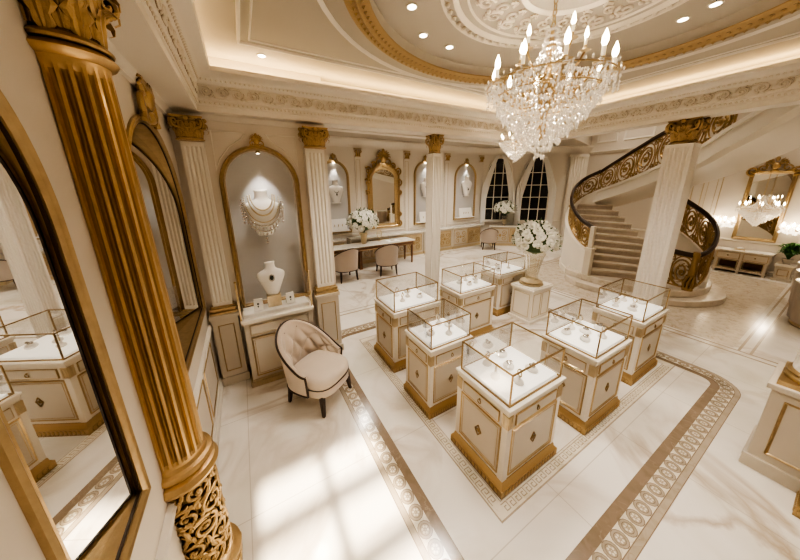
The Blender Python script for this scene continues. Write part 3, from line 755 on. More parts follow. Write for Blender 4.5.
# cabinet under the niche
def cabinet(label, loc, w, dp, h, name='display_cabinet', cat='cabinet', doors=1, rz=0, knob='brass'):
    t = thing(name, label, cat, loc, rz)
    mb = MB(); mb.box(-w/2,-dp,.10,w/2,0,h-.05); mb.build('carcass', 'cream', t, bevel=.003)
    mb = MB(); mb.box(-w/2-.025,-dp-.025,0,w/2+.025,0,.075); mb.box(-w/2-.012,-dp-.012,.075,w/2+.012,0,.10); mb.build('skirting', 'goldpale', t, bevel=.006)
    mb = MB(); mb.box(-w/2-.025,-dp-.03,h-.05,w/2+.025,0,h); mb.build('cabinet_top', 'creamlt', t, bevel=.008)
    for k in range(doors):
        a = -w/2+.05+k*(w-.1)/doors+.01; b = -w/2+.05+(k+1)*(w-.1)/doors-.01; md = (a+b)/2
        mb = MB(); mb.box(a,-dp-.016,h-.22,b,-dp,h-.08); panel_frame(mb, a+.012, h-.208, b-.012, h-.092, -dp-.016, .010, .006)
        dr = mb.build('drawer', 'cream', t)
        mb = MB(); panel_frame(mb, a, h-.22, b, h-.08, -dp-.002, .010, .02); mb.build('drawer_edge', 'gold', dr)
        mb = MB(); mb.sphere((md,-dp-.03,h-.15), .013, 8, 6); mb.build('knob', knob, dr, True)
        mb = MB(); mb.box(a,-dp-.016,.15,b,-dp,h-.25); do = mb.build('door', 'cream', t)
        mb = MB(); panel_frame(mb, a, .15, b, h-.25, -dp-.016, .018, .012); panel_frame(mb, a+.03, .18, b-.03, h-.28, -dp-.016, .008, .006); mb.build('door_moulding', 'gold', do)
        mb = MB(); mb.sphere((md,-dp-.03,(h-.1)/2+.05), .012, 8, 6); mb.build('knob', knob, do, True)
    return t
cabinet('cream and gold cabinet under the arched niche behind the armchair', (.225, YN-.004, 0), .84, .37, .97)
t = thing('display_plinth', 'low white display plinth on the cabinet under the niche', 'display stand', (.22, YN-.20, .97))
mb = MB(); mb.box(-.40,-.13,0,.40,.13,.05); mb.box(-.385,-.115,.05,.385,.115,.055); mb.build('plinth_block', 'white', t, bevel=.006)
t = thing('glass_screen', 'low glass guard with gold corner rods on the niche cabinet', 'glass guard', (.22, YN-.20, .97))
for s in (-1, 1):
    mb = MB(); mb.box(s*.43-.008,-.168,0,s*.43+.008,-.152,.50); mb.sphere((s*.43,-.16,.51), .014, 8, 6); mb.build('corner_rod', 'gold', t)
mb = MB(); mb.poly([(-.42,-.16,.0),(.42,-.16,.0),(.42,-.16,.46),(-.42,-.16,.46)]); mb.build('glass_pane', 'glass', t)
for s in (-1, 1):
    mb = MB(); mb.poly([(s*.43,-.15,0),(s*.43,.14,0),(s*.43,.14,.46),(s*.43,-.15,.46)]); mb.build('glass_pane', 'glass', t)
t = thing('bust_block', 'cream block lifting the lower bust in the armchair niche', 'block', (.20, YN-.19, 1.0255))
mb = MB(); mb.cbox(0,0,0,.17,.12,.155); mb.build('block', 'goldpale', t, bevel=.005)
bust('small white bust with oval pendant at the bottom of the armchair niche', (.20, YN-.19, 1.181), .46, 1)
t = thing('oval_pendant', 'oval dark stone pendant hanging on the lower bust of the armchair niche', 'pendant', (.20, YN-.275, 1.44))
mb = MB(); mb.sphere((0,0,0), .03, 12, 8, (.8,.3,1.15)); mb.build('stone', 'darkgem', t, True)
mb = MB()
for k in range(18): a = 2*pi*k/18; mb.sphere((.031*cos(a), -.004, .044*sin(a)), .007, 6, 4)
mb.build('diamond_halo', 'silver', t, True)
def card(label, loc, rz=0, group=None):
    t = thing('earring_stand', label, 'earring stand', loc, rz, group)
    mb = MB(); mb.rings([[(-.055,-.05,0),(.055,-.05,0),(.055,.05,0),(-.055,.05,0)],[(-.055,-.02,.0),(.055,-.02,.0),(.055,.05,.0),(-.055,.05,.0)],[(-.05,.012,.145),(.05,.012,.145),(.05,.03,.145),(-.05,.03,.145)]]); mb.build('card', 'white', t)
    mb = MB(); mb.sphere((0,-.008,.085), .014, 8, 6, (1,.5,1)); mb.octa((0,-.014,.055), .011, .035); mb.build('earring', 'darkgem', t, True)
    return t
card('small white earring stand left of the lower bust in the armchair niche', (.0, YN-.25, 1.0255), -.2)
card('small white earring stand right of the lower bust in the armchair niche', (.40, YN-.23, 1.0255), .1)

# ================================================================== ARMCHAIR
def tub_chair(name, label, loc, rz, scale=1., tuft=True, fab='fabric', wood='wood', hb=.90, ha=.50, group=None, zs=.24):
    """faces -Y; curved shell back that sinks to the arm fronts"""
    t = thing(name, label, 'chair', loc, rz, group, (scale,)*3)
    A = radians(116) if tuft else radians(128)
    def plan(th, off):
        # th 0 = back centre (+Y); super-ellipse plan
        a, b = .335-off, .33-off
        s, c = sin(th), cos(th); e = 2.6
        r = (abs(s/a)**e+abs(c/b)**e)**(-1/e); return r*s, r*c
    def ztop(th):
        q = min(1, abs(th)/A); return ha+(hb-ha)*(cos(q*pi)*.5+.5)**.85
    def lean(th, z): return .10*max(0, cos(th))*(max(0, z-.25)/.65)
    NU, NV = 54, 14
    def outer(u, v):
        th = -A+2*A*u; z = zs+(ztop(th)-zs)*v; x, y = plan(th, .0); return (x*(.93+.07*v), y*(.93+.07*v)+lean(th, z), z)
    def inner(u, v):
        th = -A+2*A*u; zt = ztop(th); z = .36+(zt-.36)*v; off = .075-.03*v
        if tuft:
            gu = u*12; gv = v*3.4
            d_ = abs(sin(pi*(gu+gv)/2*1.0))*abs(sin(pi*(gu-gv)/2*1.0)); off += .055*d_**.6*sin(pi*min(1, v*1.15))*(1 if abs(th) < A*.72 else max(0, (A-abs(th))/(A*.28)))
        x, y = plan(th, off); return (x, y+lean(th, z), z)
    mb = MB(); 
    mb.grid(outer, NU, NV); mb.grid(inner, NU*2, NV*2)
    # rolled top edge and arm fronts
    mb.grid(lambda u, v: tuple(Vector(outer(u, 1)).lerp(Vector(inner(u, 1)), v)+Vector((0,0,.016*sin(pi*v)))), NU, 3)
    for uu in (0, 1): mb.grid(lambda u, v: tuple(Vector(outer(uu, u)).lerp(Vector(inner(uu, u)), v)), 8, 1)
    bk = mb.build('backrest', fab, t, True)
    if tuft:
        mb = MB()
        for i in range(1, 12):
            for j in range(1, 4):
                if (i+j) % 2 == 0:
                    u = i/12; v = j/3.4
                    if v < .98 and abs(u-.5) < .42: mb.sphere(inner(u, v), .011, 6, 5)
        mb.build('buttons', 'taupe', bk, True)
    mb = MB()
    P = [outer(k/60, 1) for k in range(61)]; P = [(x*1.012, y*1.012, z+.004) for x, y, z in P]
    lo = [outer(0, v) for v in (0, .25, .5, .75)]; ro = [outer(1, v) for v in (.75, .5, .25, 0)]
    mb.tube(lo+P+ro, .013, 7); mb.tube([outer(k/60, 0) for k in range(61)], .012, 6)
    mb.build('wood_trim', wood, t, True)
    mb = MB()
    def seat_ring(z, e):
        P = []
        for k in range(40):
            a = 2*pi*k/40; s, c = sin(a), cos(a); ex = 3.2; r = (abs(s/(.285-e))**ex+abs(c/(.295-e))**ex)**(-1/ex); P.append((r*s, r*c-.075, z))
        return P
    mb.rings([seat_ring(z, e) for z, e in ((zs-.005,.02),(zs,.0),(.33,.0),(.335,.006))]); mb.build('seat_base', fab, t, 'auto')
    mb = MB(); mb.rings([seat_ring(z, e) for z, e in ((.335,.02),(.34,.004),(.36,-.006),(.42,-.004),(.445,.008),(.46,.04),(.472,.11),(.475,.2))]); mb.build('seat_cushion', fab, t, True)
    mb = MB(); mb.tube([(x, y, z) for x, y, z in seat_ring(.338, -.004)], .006, 5, True); mb.build('seat_piping', wood, t, True)
    for sx, sy in ((-1,-1),(1,-1),(-1,1),(1,1)):
        mb = MB(); x, y = sx*.225, (-.285 if sy < 0 else .20)
        mb.rings([[(x+dx*w_+sx*o_, y+dy*w_+sy*o_, z) for dx, dy in ((-1,-1),(1,-1),(1,1),(-1,1))] for z, w_, o_ in ((0,.014,.025),(.12,.020,.012),(zs+.01,.025,0))]); mb.build('leg', wood, t)
    return t
tub_chair('tufted_armchair', 'beige button-tufted armchair with dark wood trim in front of the niche cabinet', (.52, 3.06, 0), radians(34), 1.02)

# ================================================================== GLASS DISPLAY CASES
def display_case(label):
    """reference size: body .70 x .56, total height 1.19"""
    t = thing('display_case', label, 'display case', (0,0,0))
    W, D = .35, .28
    mb = MB(); mb.box(-W-.035,-D-.035,0,W+.035,D+.035,.075); mb.rings([[(s*(W+e), q*(D+e), z) for s, q in ((-1,-1),(1,-1),(1,1),(-1,1))] for z, e in ((.075,.03),(.10,.012),(.125,.01),(.135,.004))])
    for k in range(17):
        x = -W+.02+k*(2*W-.04)/16
        for y in (-D-.037, D+.037): mb.sphere((x, y, .04), .019, 6, 4, (1,.4,1.4))
    for k in range(13):
        y = -D+.02+k*(2*D-.04)/12
        for x in (-W-.037, W+.037): mb.sphere((x, y, .04), .019, 6, 4, (.4,1,1.4))
    mb.build('gilded_plinth', 'goldcarve', t, 'auto')
    mb = MB(); mb.box(-W,-D,.13,W,D,.83); mb.build('body', 'creamlt', t, bevel=.004)
    mb = MB(); mb.box(-W-.022,-D-.022,.866,W+.022,D+.022,.89); mb.box(-W-.010,-D-.010,.83,W+.010,D+.010,.866); mb.build('counter', 'creamlt', t, bevel=.006)
    faces = [(0, W, D), (pi/2, D, W), (pi, W, D), (-pi/2, D, W)]
    for a, hw, off in faces:
        ca, sa = cos(a), sin(a)
        def rot(mb):
            for v in mb.bm.verts: x, y, z = v.co; v.co = (x*ca-y*sa, x*sa+y*ca, z)
        mb = MB(); mb.box(-hw+.065,-off-.006,.19,hw-.065,-off,.655); rot(mb); pn = mb.build('side_panel', 'cream', t)
        mb = MB(); panel_frame(mb, -hw+.05, .175, hw-.05, .67, -off, .022, .014); panel_frame(mb, -hw+.08, .205, hw-.08, .64, -off-.006, .006, .004); rot(mb); mb.build('panel_moulding', 'gold', pn)
        mb = MB()
        for s in (-1, 1):
            for q in (-1, 1): mb.tube([(s*x_, -off-.010, .42+q*z_) for x_, z_ in [(0,.055),(.012,.035),(.034,.0)]+[(.034-.02*k/5, .0+.012*sin(k)) for k in range(5)]], .005, 5)
        mb.sphere((0,-off-.008,.42), .016, 8, 6, (1,.5,1.3)); rot(mb); mb.build('emblem', 'brass', pn, True)
        mb = MB(); mb.box(-hw+.085,-off-.012,.70,hw-.085,-off,.80); rot(mb); dr = mb.build('drawer', 'cream', t)
        mb = MB(); panel_frame(mb, -hw+.08, .695, hw-.08, .805, -off-.002, .010, .014); rot(mb); mb.build('drawer_edge', 'gold', dr)
        mb = MB(); mb.tube([(.017*cos(q), -off-.02, .745+.02*sin(q)) for q in [2*pi*k/10 for k in range(10)]], .0045, 5, True); mb.sphere((0,-off-.016,.765), .010, 8, 6); rot(mb); mb.build('pull', 'brass', dr, True)
    for sx in (-1, 1):
        for sy in (-1, 1):
            mb = MB(); x, y = sx*(W-.022), sy*(D-.022); mb.cbox(x, y, .69, .062, .062, .12)
            for q in (-.015, .015): mb.box(x+q-.005, y-.036, .70, x+q+.005, y+.036, .80); mb.box(x-.036, y+q-.005, .70, x+.036, y+q+.005, .80)
            mb.build('corner_block', 'goldpale', t)
            mb = MB(); mb.cbox(x, y, .135, .058, .058, .555); mb.build('corner_post', 'creamlt', t, bevel=.006)
    gw, gd, z0, z1 = W-.015, D-.015, .89, 1.19
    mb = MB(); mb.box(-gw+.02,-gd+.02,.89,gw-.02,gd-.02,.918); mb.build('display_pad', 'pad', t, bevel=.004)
    mb = MB(); r = .0055
    for sx in (-1, 1):
        for sy in (-1, 1): mb.cbox(sx*gw, sy*gd, z0, 2*r, 2*r, z1-z0)
    for z in (z0+r, z1-r):
        for s in (-1, 1):
            mb.box(-gw,s*gd-r,z-r,gw,s*gd+r,z+r); mb.box(s*gw-r,-gd,z-r,s*gw+r,gd,z+r)
    mb.build('glass_frame', 'brass', t)
    for q in ([(-gw,-gd,z0),(gw,-gd,z0),(gw,-gd,z1),(-gw,-gd,z1)],[(-gw,gd,z0),(gw,gd,z0),(gw,gd,z1),(-gw,gd,z1)],[(-gw,-gd,z0),(-gw,gd,z0),(-gw,gd,z1),(-gw,-gd,z1)],[(gw,-gd,z0),(gw,gd,z0),(gw,gd,z1),(gw,-gd,z1)],[(-gw,-gd,z1),(gw,-gd,z1),(gw,gd,z1),(-gw,gd,z1)]):
        mb = MB(); mb.poly(q); mb.build('glass_pane', 'glass', t)
    return t
def ring_stand(label):
    t = thing('ring_stand', label, 'ring stand', (0,0,0))
    mb = MB(); mb.lathe([(.030,0),(.034,.006),(.032,.016),(.018,.026),(.013,.036),(.010,.05)], 16, sy=.85); mb.build('stand', 'white', t, True)
    mb = MB(); mb.tube([(.020*cos(q), 0, .068+.020*sin(q)) for q in [2*pi*k/16 for k in range(16)]], .0045, 5, True); rg = mb.build('ring', 'goldpale', t, True)
    mb = MB(); mb.octa((0,0,.093), .011, .022); mb.build('stone', 'gem', rg)
    return t
def jewel_cushion(label):
    t = thing('jewel_cushion', label, 'cushion', (0,0,0))
    mb = MB(); mb.lathe([(.030,0),(.042,.008),(.043,.018),(.034,.03),(.015,.036)], 18, sy=.8); mb.build('cushion', 'white', t, True)
    mb = MB(); mb.tube([(.018*cos(q), .012*sin(q), .039) for q in [2*pi*k/12 for k in range(12)]], .005, 5, True); mb.sphere((0,-.013,.046), .011, 8, 6); mb.build('brooch', 'silver', t, True)
    return t
cases = [  # centre, plinth size, height, wording, content wording
 ((1.96, 1.365), (.80, .65), 1.18, 'glass jewellery display case nearest the viewer at the point of the group', 'the nearest glass case', [(-.09,.12),(.08,.13),(-.15,.0),(.01,.02),(-.06,-.11),(.12,-.08)]),
 ((1.830, 2.285), (.64, .57), 1.16, 'glass jewellery display case second from the front in the left row', 'the second case of the left row', [(-.05,.12),(.1,.10),(-.12,-.02),(.06,-.10),(.17,.02)]),
 ((1.965, 3.235), (.84, .68), 1.21, 'glass jewellery display case at the far left with its side turned to the armchair', 'the far left glass case', [(-.06,.10),(.09,.12),(-.08,-.05),(.13,-.06),(.03,.02)]),
 ((3.215, 3.235), (.86, .57), 1.19, 'glass jewellery display case in the back row beside the slim white pillar', 'the back row case by the slim pillar', [(-.08,.06),(.05,.10),(-.02,-.06),(.10,-.04),(.17,.05)]),
 ((4.560, 3.570), (.84, .54), 1.15, 'glass jewellery display case half hidden behind the flower pedestal', 'the case half hidden behind the flowers', [(-.15,.02),(-.05,.08),(.05,-.05),(-.2,-.08)]),
 ((3.200, 1.310), (.79, .62), 1.19, 'glass jewellery display case in the middle of the right row', 'the middle case of the right row', [(-.13,.10),(-.01,.12),(-.11,-.04),(.07,-.09),(.19,-.01),(.12,.12),(.02,.02)]),
 ((4.520, 1.380), (.84, .62), 1.19, 'glass jewellery display case in front of the broad fluted pillar', 'the case before the broad pillar', [(-.14,.08),(-.03,.12),(.09,.10),(-.11,-.05),(.01,-.02),(.15,-.03)]),
]
proto = rp = cp = None
for i, ((x, y), (w, dp), h, lab, inn, spots) in enumerate(cases):
    sc = (w/.77, dp/.63, h/1.19)
    if proto is None: proto = display_case(lab); o = proto; o.location = (x, y, 0); o.scale = sc
    else: o = dup(proto, (x, y, 0), 0, lab, None, sc)
    o['group'] = 'glass jewellery display cases'
    for j, (a, b) in enumerate(spots):
        loc = (x+a*1.28*sc[0], y+b*1.35*sc[1], .918*sc[2]+.0005); rz = .3*j
        if (i+j) % 2 == 0:
            lb = 'white ring stand with a gold ring inside '+inn; g = 'ring stands in '+inn
            if rp is None: rp = ring_stand(lb); q = rp; q.location = loc; q['group'] = g
            else: q = dup(rp, loc, rz, lb, g)
        else:
            lb = 'round white cushion with silver brooch inside '+inn; g = 'jewel cushions in '+inn
            if cp is None: cp = jewel_cushion(lb); q = cp; q.location = loc; q['group'] = g
            else: q = dup(cp, loc, rz, lb, g)
        q.scale = (1.45,)*3
# gold footed stand at the right edge
t = thing('gilded_stand', 'gold footed cream stand cut by the right edge before the column plinth', 'stand', (3.62, -.345, 0))
mb = MB(); mb.cbox(0,0,0,.27,.27,.09); mb.cbox(0,0,.09,.23,.23,.05)
for k in range(7):
    for s_ in (-1, 1): mb.sphere((-.11+.036*k, s_*.136, .045), .018, 6, 4, (1,.4,1.5)); mb.sphere((s_*.136, -.11+.036*k, .045), .018, 6, 4, (.4,1,1.5))
mb.build('gilded_foot', 'goldcarve', t, 'auto')
mb = MB(); mb.cbox(0,0,.14,.19,.19,.70); mb.build('shaft', 'cream', t, bevel=.005)
mb = MB(); mb.cbox(0,0,.84,.25,.25,.04); mb.build('stand_top', 'creamlt', t, bevel=.006)
# ================================================================== FLOWERS
def rose_mesh(seed):
    rnd = random.Random(seed); mb = MB()
    mb.sphere((0,0,.0), .028, 9, 6, (1,1,1.15))
    for ring, (n, r, h, tilt) in enumerate(((3,.026,.055,.15),(4,.034,.055,.45),(5,.042,.05,.85))):
        for k in range(n):
            a = 2*pi*k/n+ring*.6+rnd.uniform(-.15,.15)
            def fn(u, v):
                q = (v-.5)*2; w = 1.15*sin(pi*(.12+.78*u))**.6; ph = a+q*w*.75
                rr = r*(.55+.5*u)+.022*tilt*u*u*1.6; z = -.022+h*u-.012*tilt*u**4*2-abs(q)**2*.008
                return (rr*cos(ph), rr*sin(ph), z)
            mb.grid(fn, 4, 4)
    return mb
_rm = rose_mesh(3).build('rose', 'petal', None, True); ROSE = _rm.data; bpy.data.objects.remove(_rm)
def vase(label, loc, h, r, style='urn', m='pot'):
    t = thing('vase', label, 'vase', loc)
    mb = MB()
    if style == 'flute':
        mb.lathe([(r*.95,0),(r*1.0,.02*h),(r*.55,.08*h),(r*.5,.12*h)], 24); mb.build('foot', 'goldpale', t, 'auto')
        mb = MB(); rings = []
        for z, q in ((.11,.5),(.3,.56),(.6,.68),(.9,.86),(1.0,1.0)):
            rings.append([(r*q*(1-.07*(k % 4 == 0))*cos(2*pi*k/48), r*q*(1-.07*(k % 4 == 0))*sin(2*pi*k/48), z*h) for k in range(48)])
        mb.rings(rings, cap1=False)
    else:
        mb.lathe([(r*.6,0),(r*.55,.04*h),(r*.7,.3*h),(r*.8,.7*h),(r*1.0,h)], 20)
    mb.build('vessel', m, t, 'auto'); return t
def bouquet(label, loc, r, n, rs, flat=.85, seed=1, cat='flowers'):
    rnd = random.Random(seed); t = thing('bouquet', label, cat, loc)
    mb = MB()
    for k in range(int(n*4.5)):
        a = rnd.uniform(0, 2*pi); el = rnd.uniform(-.35, 1.45); q = r*rnd.uniform(.72, 1.04)
        p = Vector((q*cos(el)*cos(a), q*cos(el)*sin(a), q*flat*sin(el))); d = p.normalized(); s = d.cross(Vector((rnd.uniform(-1,1),rnd.uniform(-1,1),rnd.uniform(-1,1)))).normalized()
        L_ = rs*rnd.uniform(.6, 1.15); w = L_*.5
        mb.poly([p, p+d*L_*.5+s*w*.5, p+d*L_+s*w*.15, p+d*L_*.5-s*w*.5])
    mb.sphere((0,0,0), r*.74, 14, 9, (1,1,flat))
    for k in range(10): a = 2*pi*k/10; mb.tube([(r*.3*cos(a), r*.3*sin(a), 0), (.03*cos(a), .03*sin(a), -r*.70)], .006, 4)
    f = mb.build('foliage', 'leaf', t); f['kind'] = 'stuff'
    ga = pi*(3-sqrt(5))
    for k in range(n):
        u = (k+.5)/n; zz = 1-1.42*u; el = math.asin(zz); a = k*ga+rnd.uniform(-.12,.12); q = r*rnd.uniform(.9, 1.0)
        p = Vector((q*cos(el)*cos(a), q*cos(el)*sin(a), q*flat*sin(el)))
        o = bpy.data.objects.new('rose', ROSE); C.objects.link(o); o.parent = t; o.location = p
        o.rotation_euler = p.normalized().to_track_quat('Z', 'Y').to_euler(); sc = rs/.055*rnd.uniform(.85, 1.12); o.scale = (sc,)*3
    return t
# pedestal in the middle
t = thing('flower_pedestal', 'cream panelled pedestal carrying the largest white rose arrangement', 'pedestal', (4.70, 2.99, 0))
mb = MB(); mb.box(-.29,-.22,.06,.29,.22,.64); mb.build('body', 'creamlt', t, bevel=.005)
mb = MB(); mb.box(-.32,-.25,0,.32,.25,.06); mb.build('skirting', 'creamlt', t, bevel=.008)
mb = MB(); mb.box(-.32,-.25,.64,.32,.25,.69); mb.box(-.30,-.23,.69,.30,.23,.71); mb.build('pedestal_top', 'creamlt', t, bevel=.01)
for a, hw, off in ((0,.29,.22),(pi/2,.22,.29),(pi,.29,.22),(-pi/2,.22,.29)):
    mb = MB()
    for k in ((-1, 1) if hw > .25 else (0,)):
        if k: panel_frame(mb, -hw+.04 if k < 0 else .02, .12, -.02 if k < 0 else hw-.04, .59, -off, .014, .008)
        else: panel_frame(mb, -hw+.05, .12, hw-.05, .59, -off, .014, .008)
    for v in mb.bm.verts: x, y, z = v.co; v.co = (x*cos(a)-y*sin(a), x*sin(a)+y*cos(a), z)
    mb.build('panel_moulding', 'goldpale', t)
t = thing('vase_tray', 'round gilded stand under the tall vase on the pedestal', 'vase stand', (4.66, 2.99, .7105))
mb = MB(); mb.lathe([(.20,0),(.215,.012),(.21,.03),(.17,.04),(.16,.055)], 28); mb.build('tray', 'goldpale', t, 'auto')
vase('tall fluted glass vase holding the largest white rose arrangement', (4.66, 2.99, .766), .56, .20, 'flute', 'stemglass')
bouquet('large dome of white roses in the tall vase on the pedestal', (4.66, 2.99, 1.585), .40, 46, .070, .88, 5)

# ================================================================== BACK HALL
# consultation desk
t = thing('consultation_desk', 'long walnut desk with white marble top before the back wall mirror', 'desk', (3.45, 7.78, 0))
mb = MB(); mb.box(-1.45,-.30,.77,1.45,.30,.80); mb.build('desk_top', 'tabletop', t, bevel=.005)
mb = MB(); mb.box(-1.40,-.27,.64,1.40,.27,.77); mb.build('apron', 'walnut', t)
mb = MB(); panel_frame(mb, -1.36, .655, 1.36, .755, -.27, .012, .006); mb.build('apron_moulding', 'gold', t)
for sx in (-1, 1):
    for sy in (-1, 1):
        mb = MB(); mb.rings([[(sx*1.36+w*dx, sy*.24+w*dy, z) for dx, dy in ((-1,-1),(1,-1),(1,1),(-1,1))] for z, w in ((0,.016),(.06,.022),(.64,.03))]); mb.build('leg', 'walnut', t)
mb = MB(); mb.cbox(-.45,.05,.0,.09,.30,.64); mb.build('centre_support', 'walnut', t)
ch = tub_chair('tub_chair', 'taupe tub chair with dark legs at the desk, left of the two', (2.28, 7.05, 0), radians(185), 1.0, False, 'taupe', 'wood', .98, .60, 'desk chairs', .32)
o = dup(ch, (3.52, 6.93, 0), radians(168), 'taupe tub chair with dark legs at the desk, right of the two', 'desk chairs')
o = dup(ch, (8.55, 7.55, 0), radians(140), 'taupe tub chair standing alone in the corner beside the left window'); o.scale = (.95, .95, .92)
del o['group']
vase('pale gold vase of flowers standing on the walnut desk', (3.18, 7.82, .8005), .36, .13, 'urn', 'goldpale')
bouquet('round bunch of white roses on the walnut desk', (3.18, 7.82, 1.50), .48, 42, .078, .80, 8)
t = thing('jewel_tray', 'flat white jewel tray lying on the right half of the walnut desk', 'tray', (4.15, 7.70, .8005))
mb = MB(); mb.box(-.22,-.15,0,.22,.15,.012); mb.box(-.20,-.13,.012,.20,.13,.02); mb.build('tray_base', 'white', t, bevel=.003)
mb = MB(); mb.tube([(.07*cos(q), .05*sin(q), .026) for q in [2*pi*k/18 for k in range(18)]], .007, 5, True); mb.build('bracelet', 'goldpale', t, True)
t = thing('table_mirror', 'small oval gilt table mirror behind the tray on the walnut desk', 'mirror', (3.80, 7.97, .8005))
mb = MB(); mb.lathe([(.07,0),(.06,.012),(.012,.025),(.01,.12)], 16); mb.build('stand', 'goldpale', t, 'auto')
mb = MB(); mb.tube([(.09*cos(q), 0, .24+.125*sin(q)) for q in [2*pi*k/24 for k in range(24)]], .012, 6, True); mb.build('frame', 'goldpale', t, True)
mb = MB(); mb.poly([(.088*cos(q), -.003, .24+.123*sin(q)) for q in [2*pi*k/24 for k in range(24)]]); mb.build('mirror_glass', 'mirror', t)
# carved consoles along the back wall
def wall_console(label, x, w, rz=0., y=YF, h=.90):
    t = thing('wall_console', label, 'console', (x, y-.03 if rz == 0 else y, 0), rz)
    mb = MB(); mb.box(-w/2,-.36,.10,w/2,0,h-.05); mb.build('carcass', 'cream', t)
    mb = MB(); mb.box(-w/2,-.40,h-.05,w/2,0,h); mb.build('marble_top', 'tabletop', t, bevel=.006)
    mb = MB(); mb.box(-w/2,-.39,0,w/2,0,.10); mb.build('skirting', 'goldpale', t)
    n = max(1, round(w/.8))
    for k in range(n):
        a = -w/2+.05+k*(w-.1)/n+.02; b = -w/2+.05+(k+1)*(w-.1)/n-.02; m_ = (a+b)/2; hh = (h-.27)/2
        mb = MB(); mb.box(a,-.375,.16,b,-.36,h-.11); dr = mb.build('door', 'goldpale' if k % 2 else 'cream', t)
        mb = MB(); panel_frame(mb, a, .16, b, h-.11, -.375, .02, .014)
        for sx in (-1, 1):
            for sz in (-1, 1):
                mb.tube([(m_+sx*x_, -.385, .16+hh+sz*z_) for x_, z_ in spiral((b-a)*.22, hh*.42, hh*.42, .02, -pi*.7, 1.5, 16)], .014, 5)
        mb.sphere((m_,-.38,.16+hh), .05, 10, 6, (1,.4,1.3)); mb.build('carving', 'gold', dr, 'auto')
    return t
wall_console('cream carved console at the back wall behind the walnut desk, left end', 1.95, 1.6)
wall_console('cream carved console at the back wall under the ornate gold mirror', 4.35, 2.9)
wall_console('cream carved console at the back wall partly hidden by the slim pillar', 6.55, 1.4)
wall_console('cream and gold carved console at the back wall left of the window corner', 8.08, 1.6)
def wall_niche(labels, x, w, z0, zs, rise, two):
    t = thing('wall_niche', labels[0], 'niche', (x, YF, 0))
    mb = MB(); mb.sweep([(0,0),(0,.03),(.02,.055),(.045,.04),(.06,.05),(.08,.03),(.08,0)], arch_pts(w, z0, zs, rise, 20), (0,-1,0), True); mb.build('frame', 'gold', t, 'auto')
    mb = MB(); mb.poly([(p[0], -.004, p[2]) for p in arch_pts(w-.12, z0+.06, zs, rise-.06, 20)]); mb.build('felt_back', 'felt', t)
    mb = MB(); crest(mb, .28, .22, -.03, zs+rise-.02); mb.build('crest', 'goldcarve', t, 'auto')
    mb = MB(); mb.lathe([(.001,0),(.03,0),(.03,.02)], 12, (0,-.06,zs+rise-.10)); mb.build('downlight', 'lamp', t)
    mb = MB(); mb.box(-w/2+.09,-.18,z0+.075,w/2-.09,-.005,z0+.10); mb.build('shelf', 'white', t)
    bz = zs-.78 if not two else zs-.72
    mb = MB(); mb.box(-.14,-.12,bz-.03,.14,-.005,bz); mb.build('bracket', 'white', t)
    bust(labels[1], (x, YF-.085, bz+.001), .68 if not two else .78, 1)
    nk = thing('pendant_necklace', labels[2], 'necklace', (x, YF-.155, bz+.001))
    mb = MB()
    for p in drape(.10, .50, .20, .03, -.03, 16): mb.sphere(p, .011, 6, 4)
    mb.octa((0,-.04,.26), .035, .10); mb.build('chain', 'darkgem', nk, True)
    k = thing('display_card', labels[3], 'display card', (x, YF-.10, z0+.101))
    mb = MB(); mb.rings([[(-w*.30,-.07,0),(w*.30,-.07,0),(w*.30,.06,0),(-w*.30,.06,0)],[(-w*.29,.03,.38),(w*.29,.03,.38),(w*.29,.06,.38),(-w*.29,.06,.38)]]); mb.build('card', 'white', k, bevel=.008)
    mb = MB()
    for q in (-.13, 0, .13): mb.octa((q,-.035,.17), .018, .07); mb.sphere((q,-.045,.20), .016, 6, 4)
    mb.build('earrings', 'goldpale', k)
    return t
wall_niche(('lit gold arched wall niche left of the ornate back wall mirror', 'white necklace bust in the wall niche left of the ornate mirror', 'dark pendant necklace on the bust left of the ornate mirror', 'white earring card at the foot of the niche left of the ornate mirror'), 2.62, .98, 1.06, 2.86, .52, False)
wall_niche(('lit gold arched wall niche cut by the slim white pillar', 'white necklace bust in the niche cut by the slim pillar', 'pendant necklace on the bust in the niche cut by the slim pillar', 'white earring card in the niche cut by the slim pillar'), 6.12, .98, 1.10, 2.95, .52, False)
wall_niche(('lit gold arched wall niche left of the windows', 'white necklace bust in the niche left of the windows', 'pendant necklace on the bust in the niche left of the windows', 'white earring card in the niche left of the windows'), 8.20, 1.2, 1.14, 2.86, .58, True)
t = thing('ornate_mirror', 'ornate carved gold mirror with tall crest on the back wall above the desk', 'mirror', (4.36, YF, 0))
z0, zs, rise, w = 1.12, 2.80, .47, 1.16
mb = MB(); out = arch_pts(w, z0, zs, rise, 22)
mb.sweep([(-.02,0),(-.02,.05),(.03,.085),(.07,.06),(.10,.07),(.14,.05),(.14,0)], out, (0,-1,0), True); mb.build('frame', 'gold', t, 'auto')
mb = MB(); crest(mb, .62, .58, -.05, zs+rise-.06)
for s in (-1, 1):
    for (x_, z_, r_) in ((.60,zs-.1,.13),(.57,zs+.28,.13),(.36,zs+.46,.11),(.62,zs-.45,.09),(.60,z0+.12,.12),(.62,z0+.45,.08)):
        mb.tube([(s*a, -.07, b) for a, b in spiral(x_, z_, r_, .02, -pi*.6 if s > 0 else pi*.2, 1.5, 18)], lambda q: .032*(1-.5*q), 6)
        mb.sphere((s*x_, -.08, z_), .035, 6, 5)
for k in range(15):
    a = pi*k/14; mb.sphere(((w/2+.03)*cos(a), -.06, zs+(rise+.03)*sin(a)), .04, 7, 5)
mb.sweep([(-.05,.03),(-.05,.07),(.0,.09),(.02,.05)], out, (0,-1,0)); mb.build('carved_border', 'goldcarve', t, 'auto')
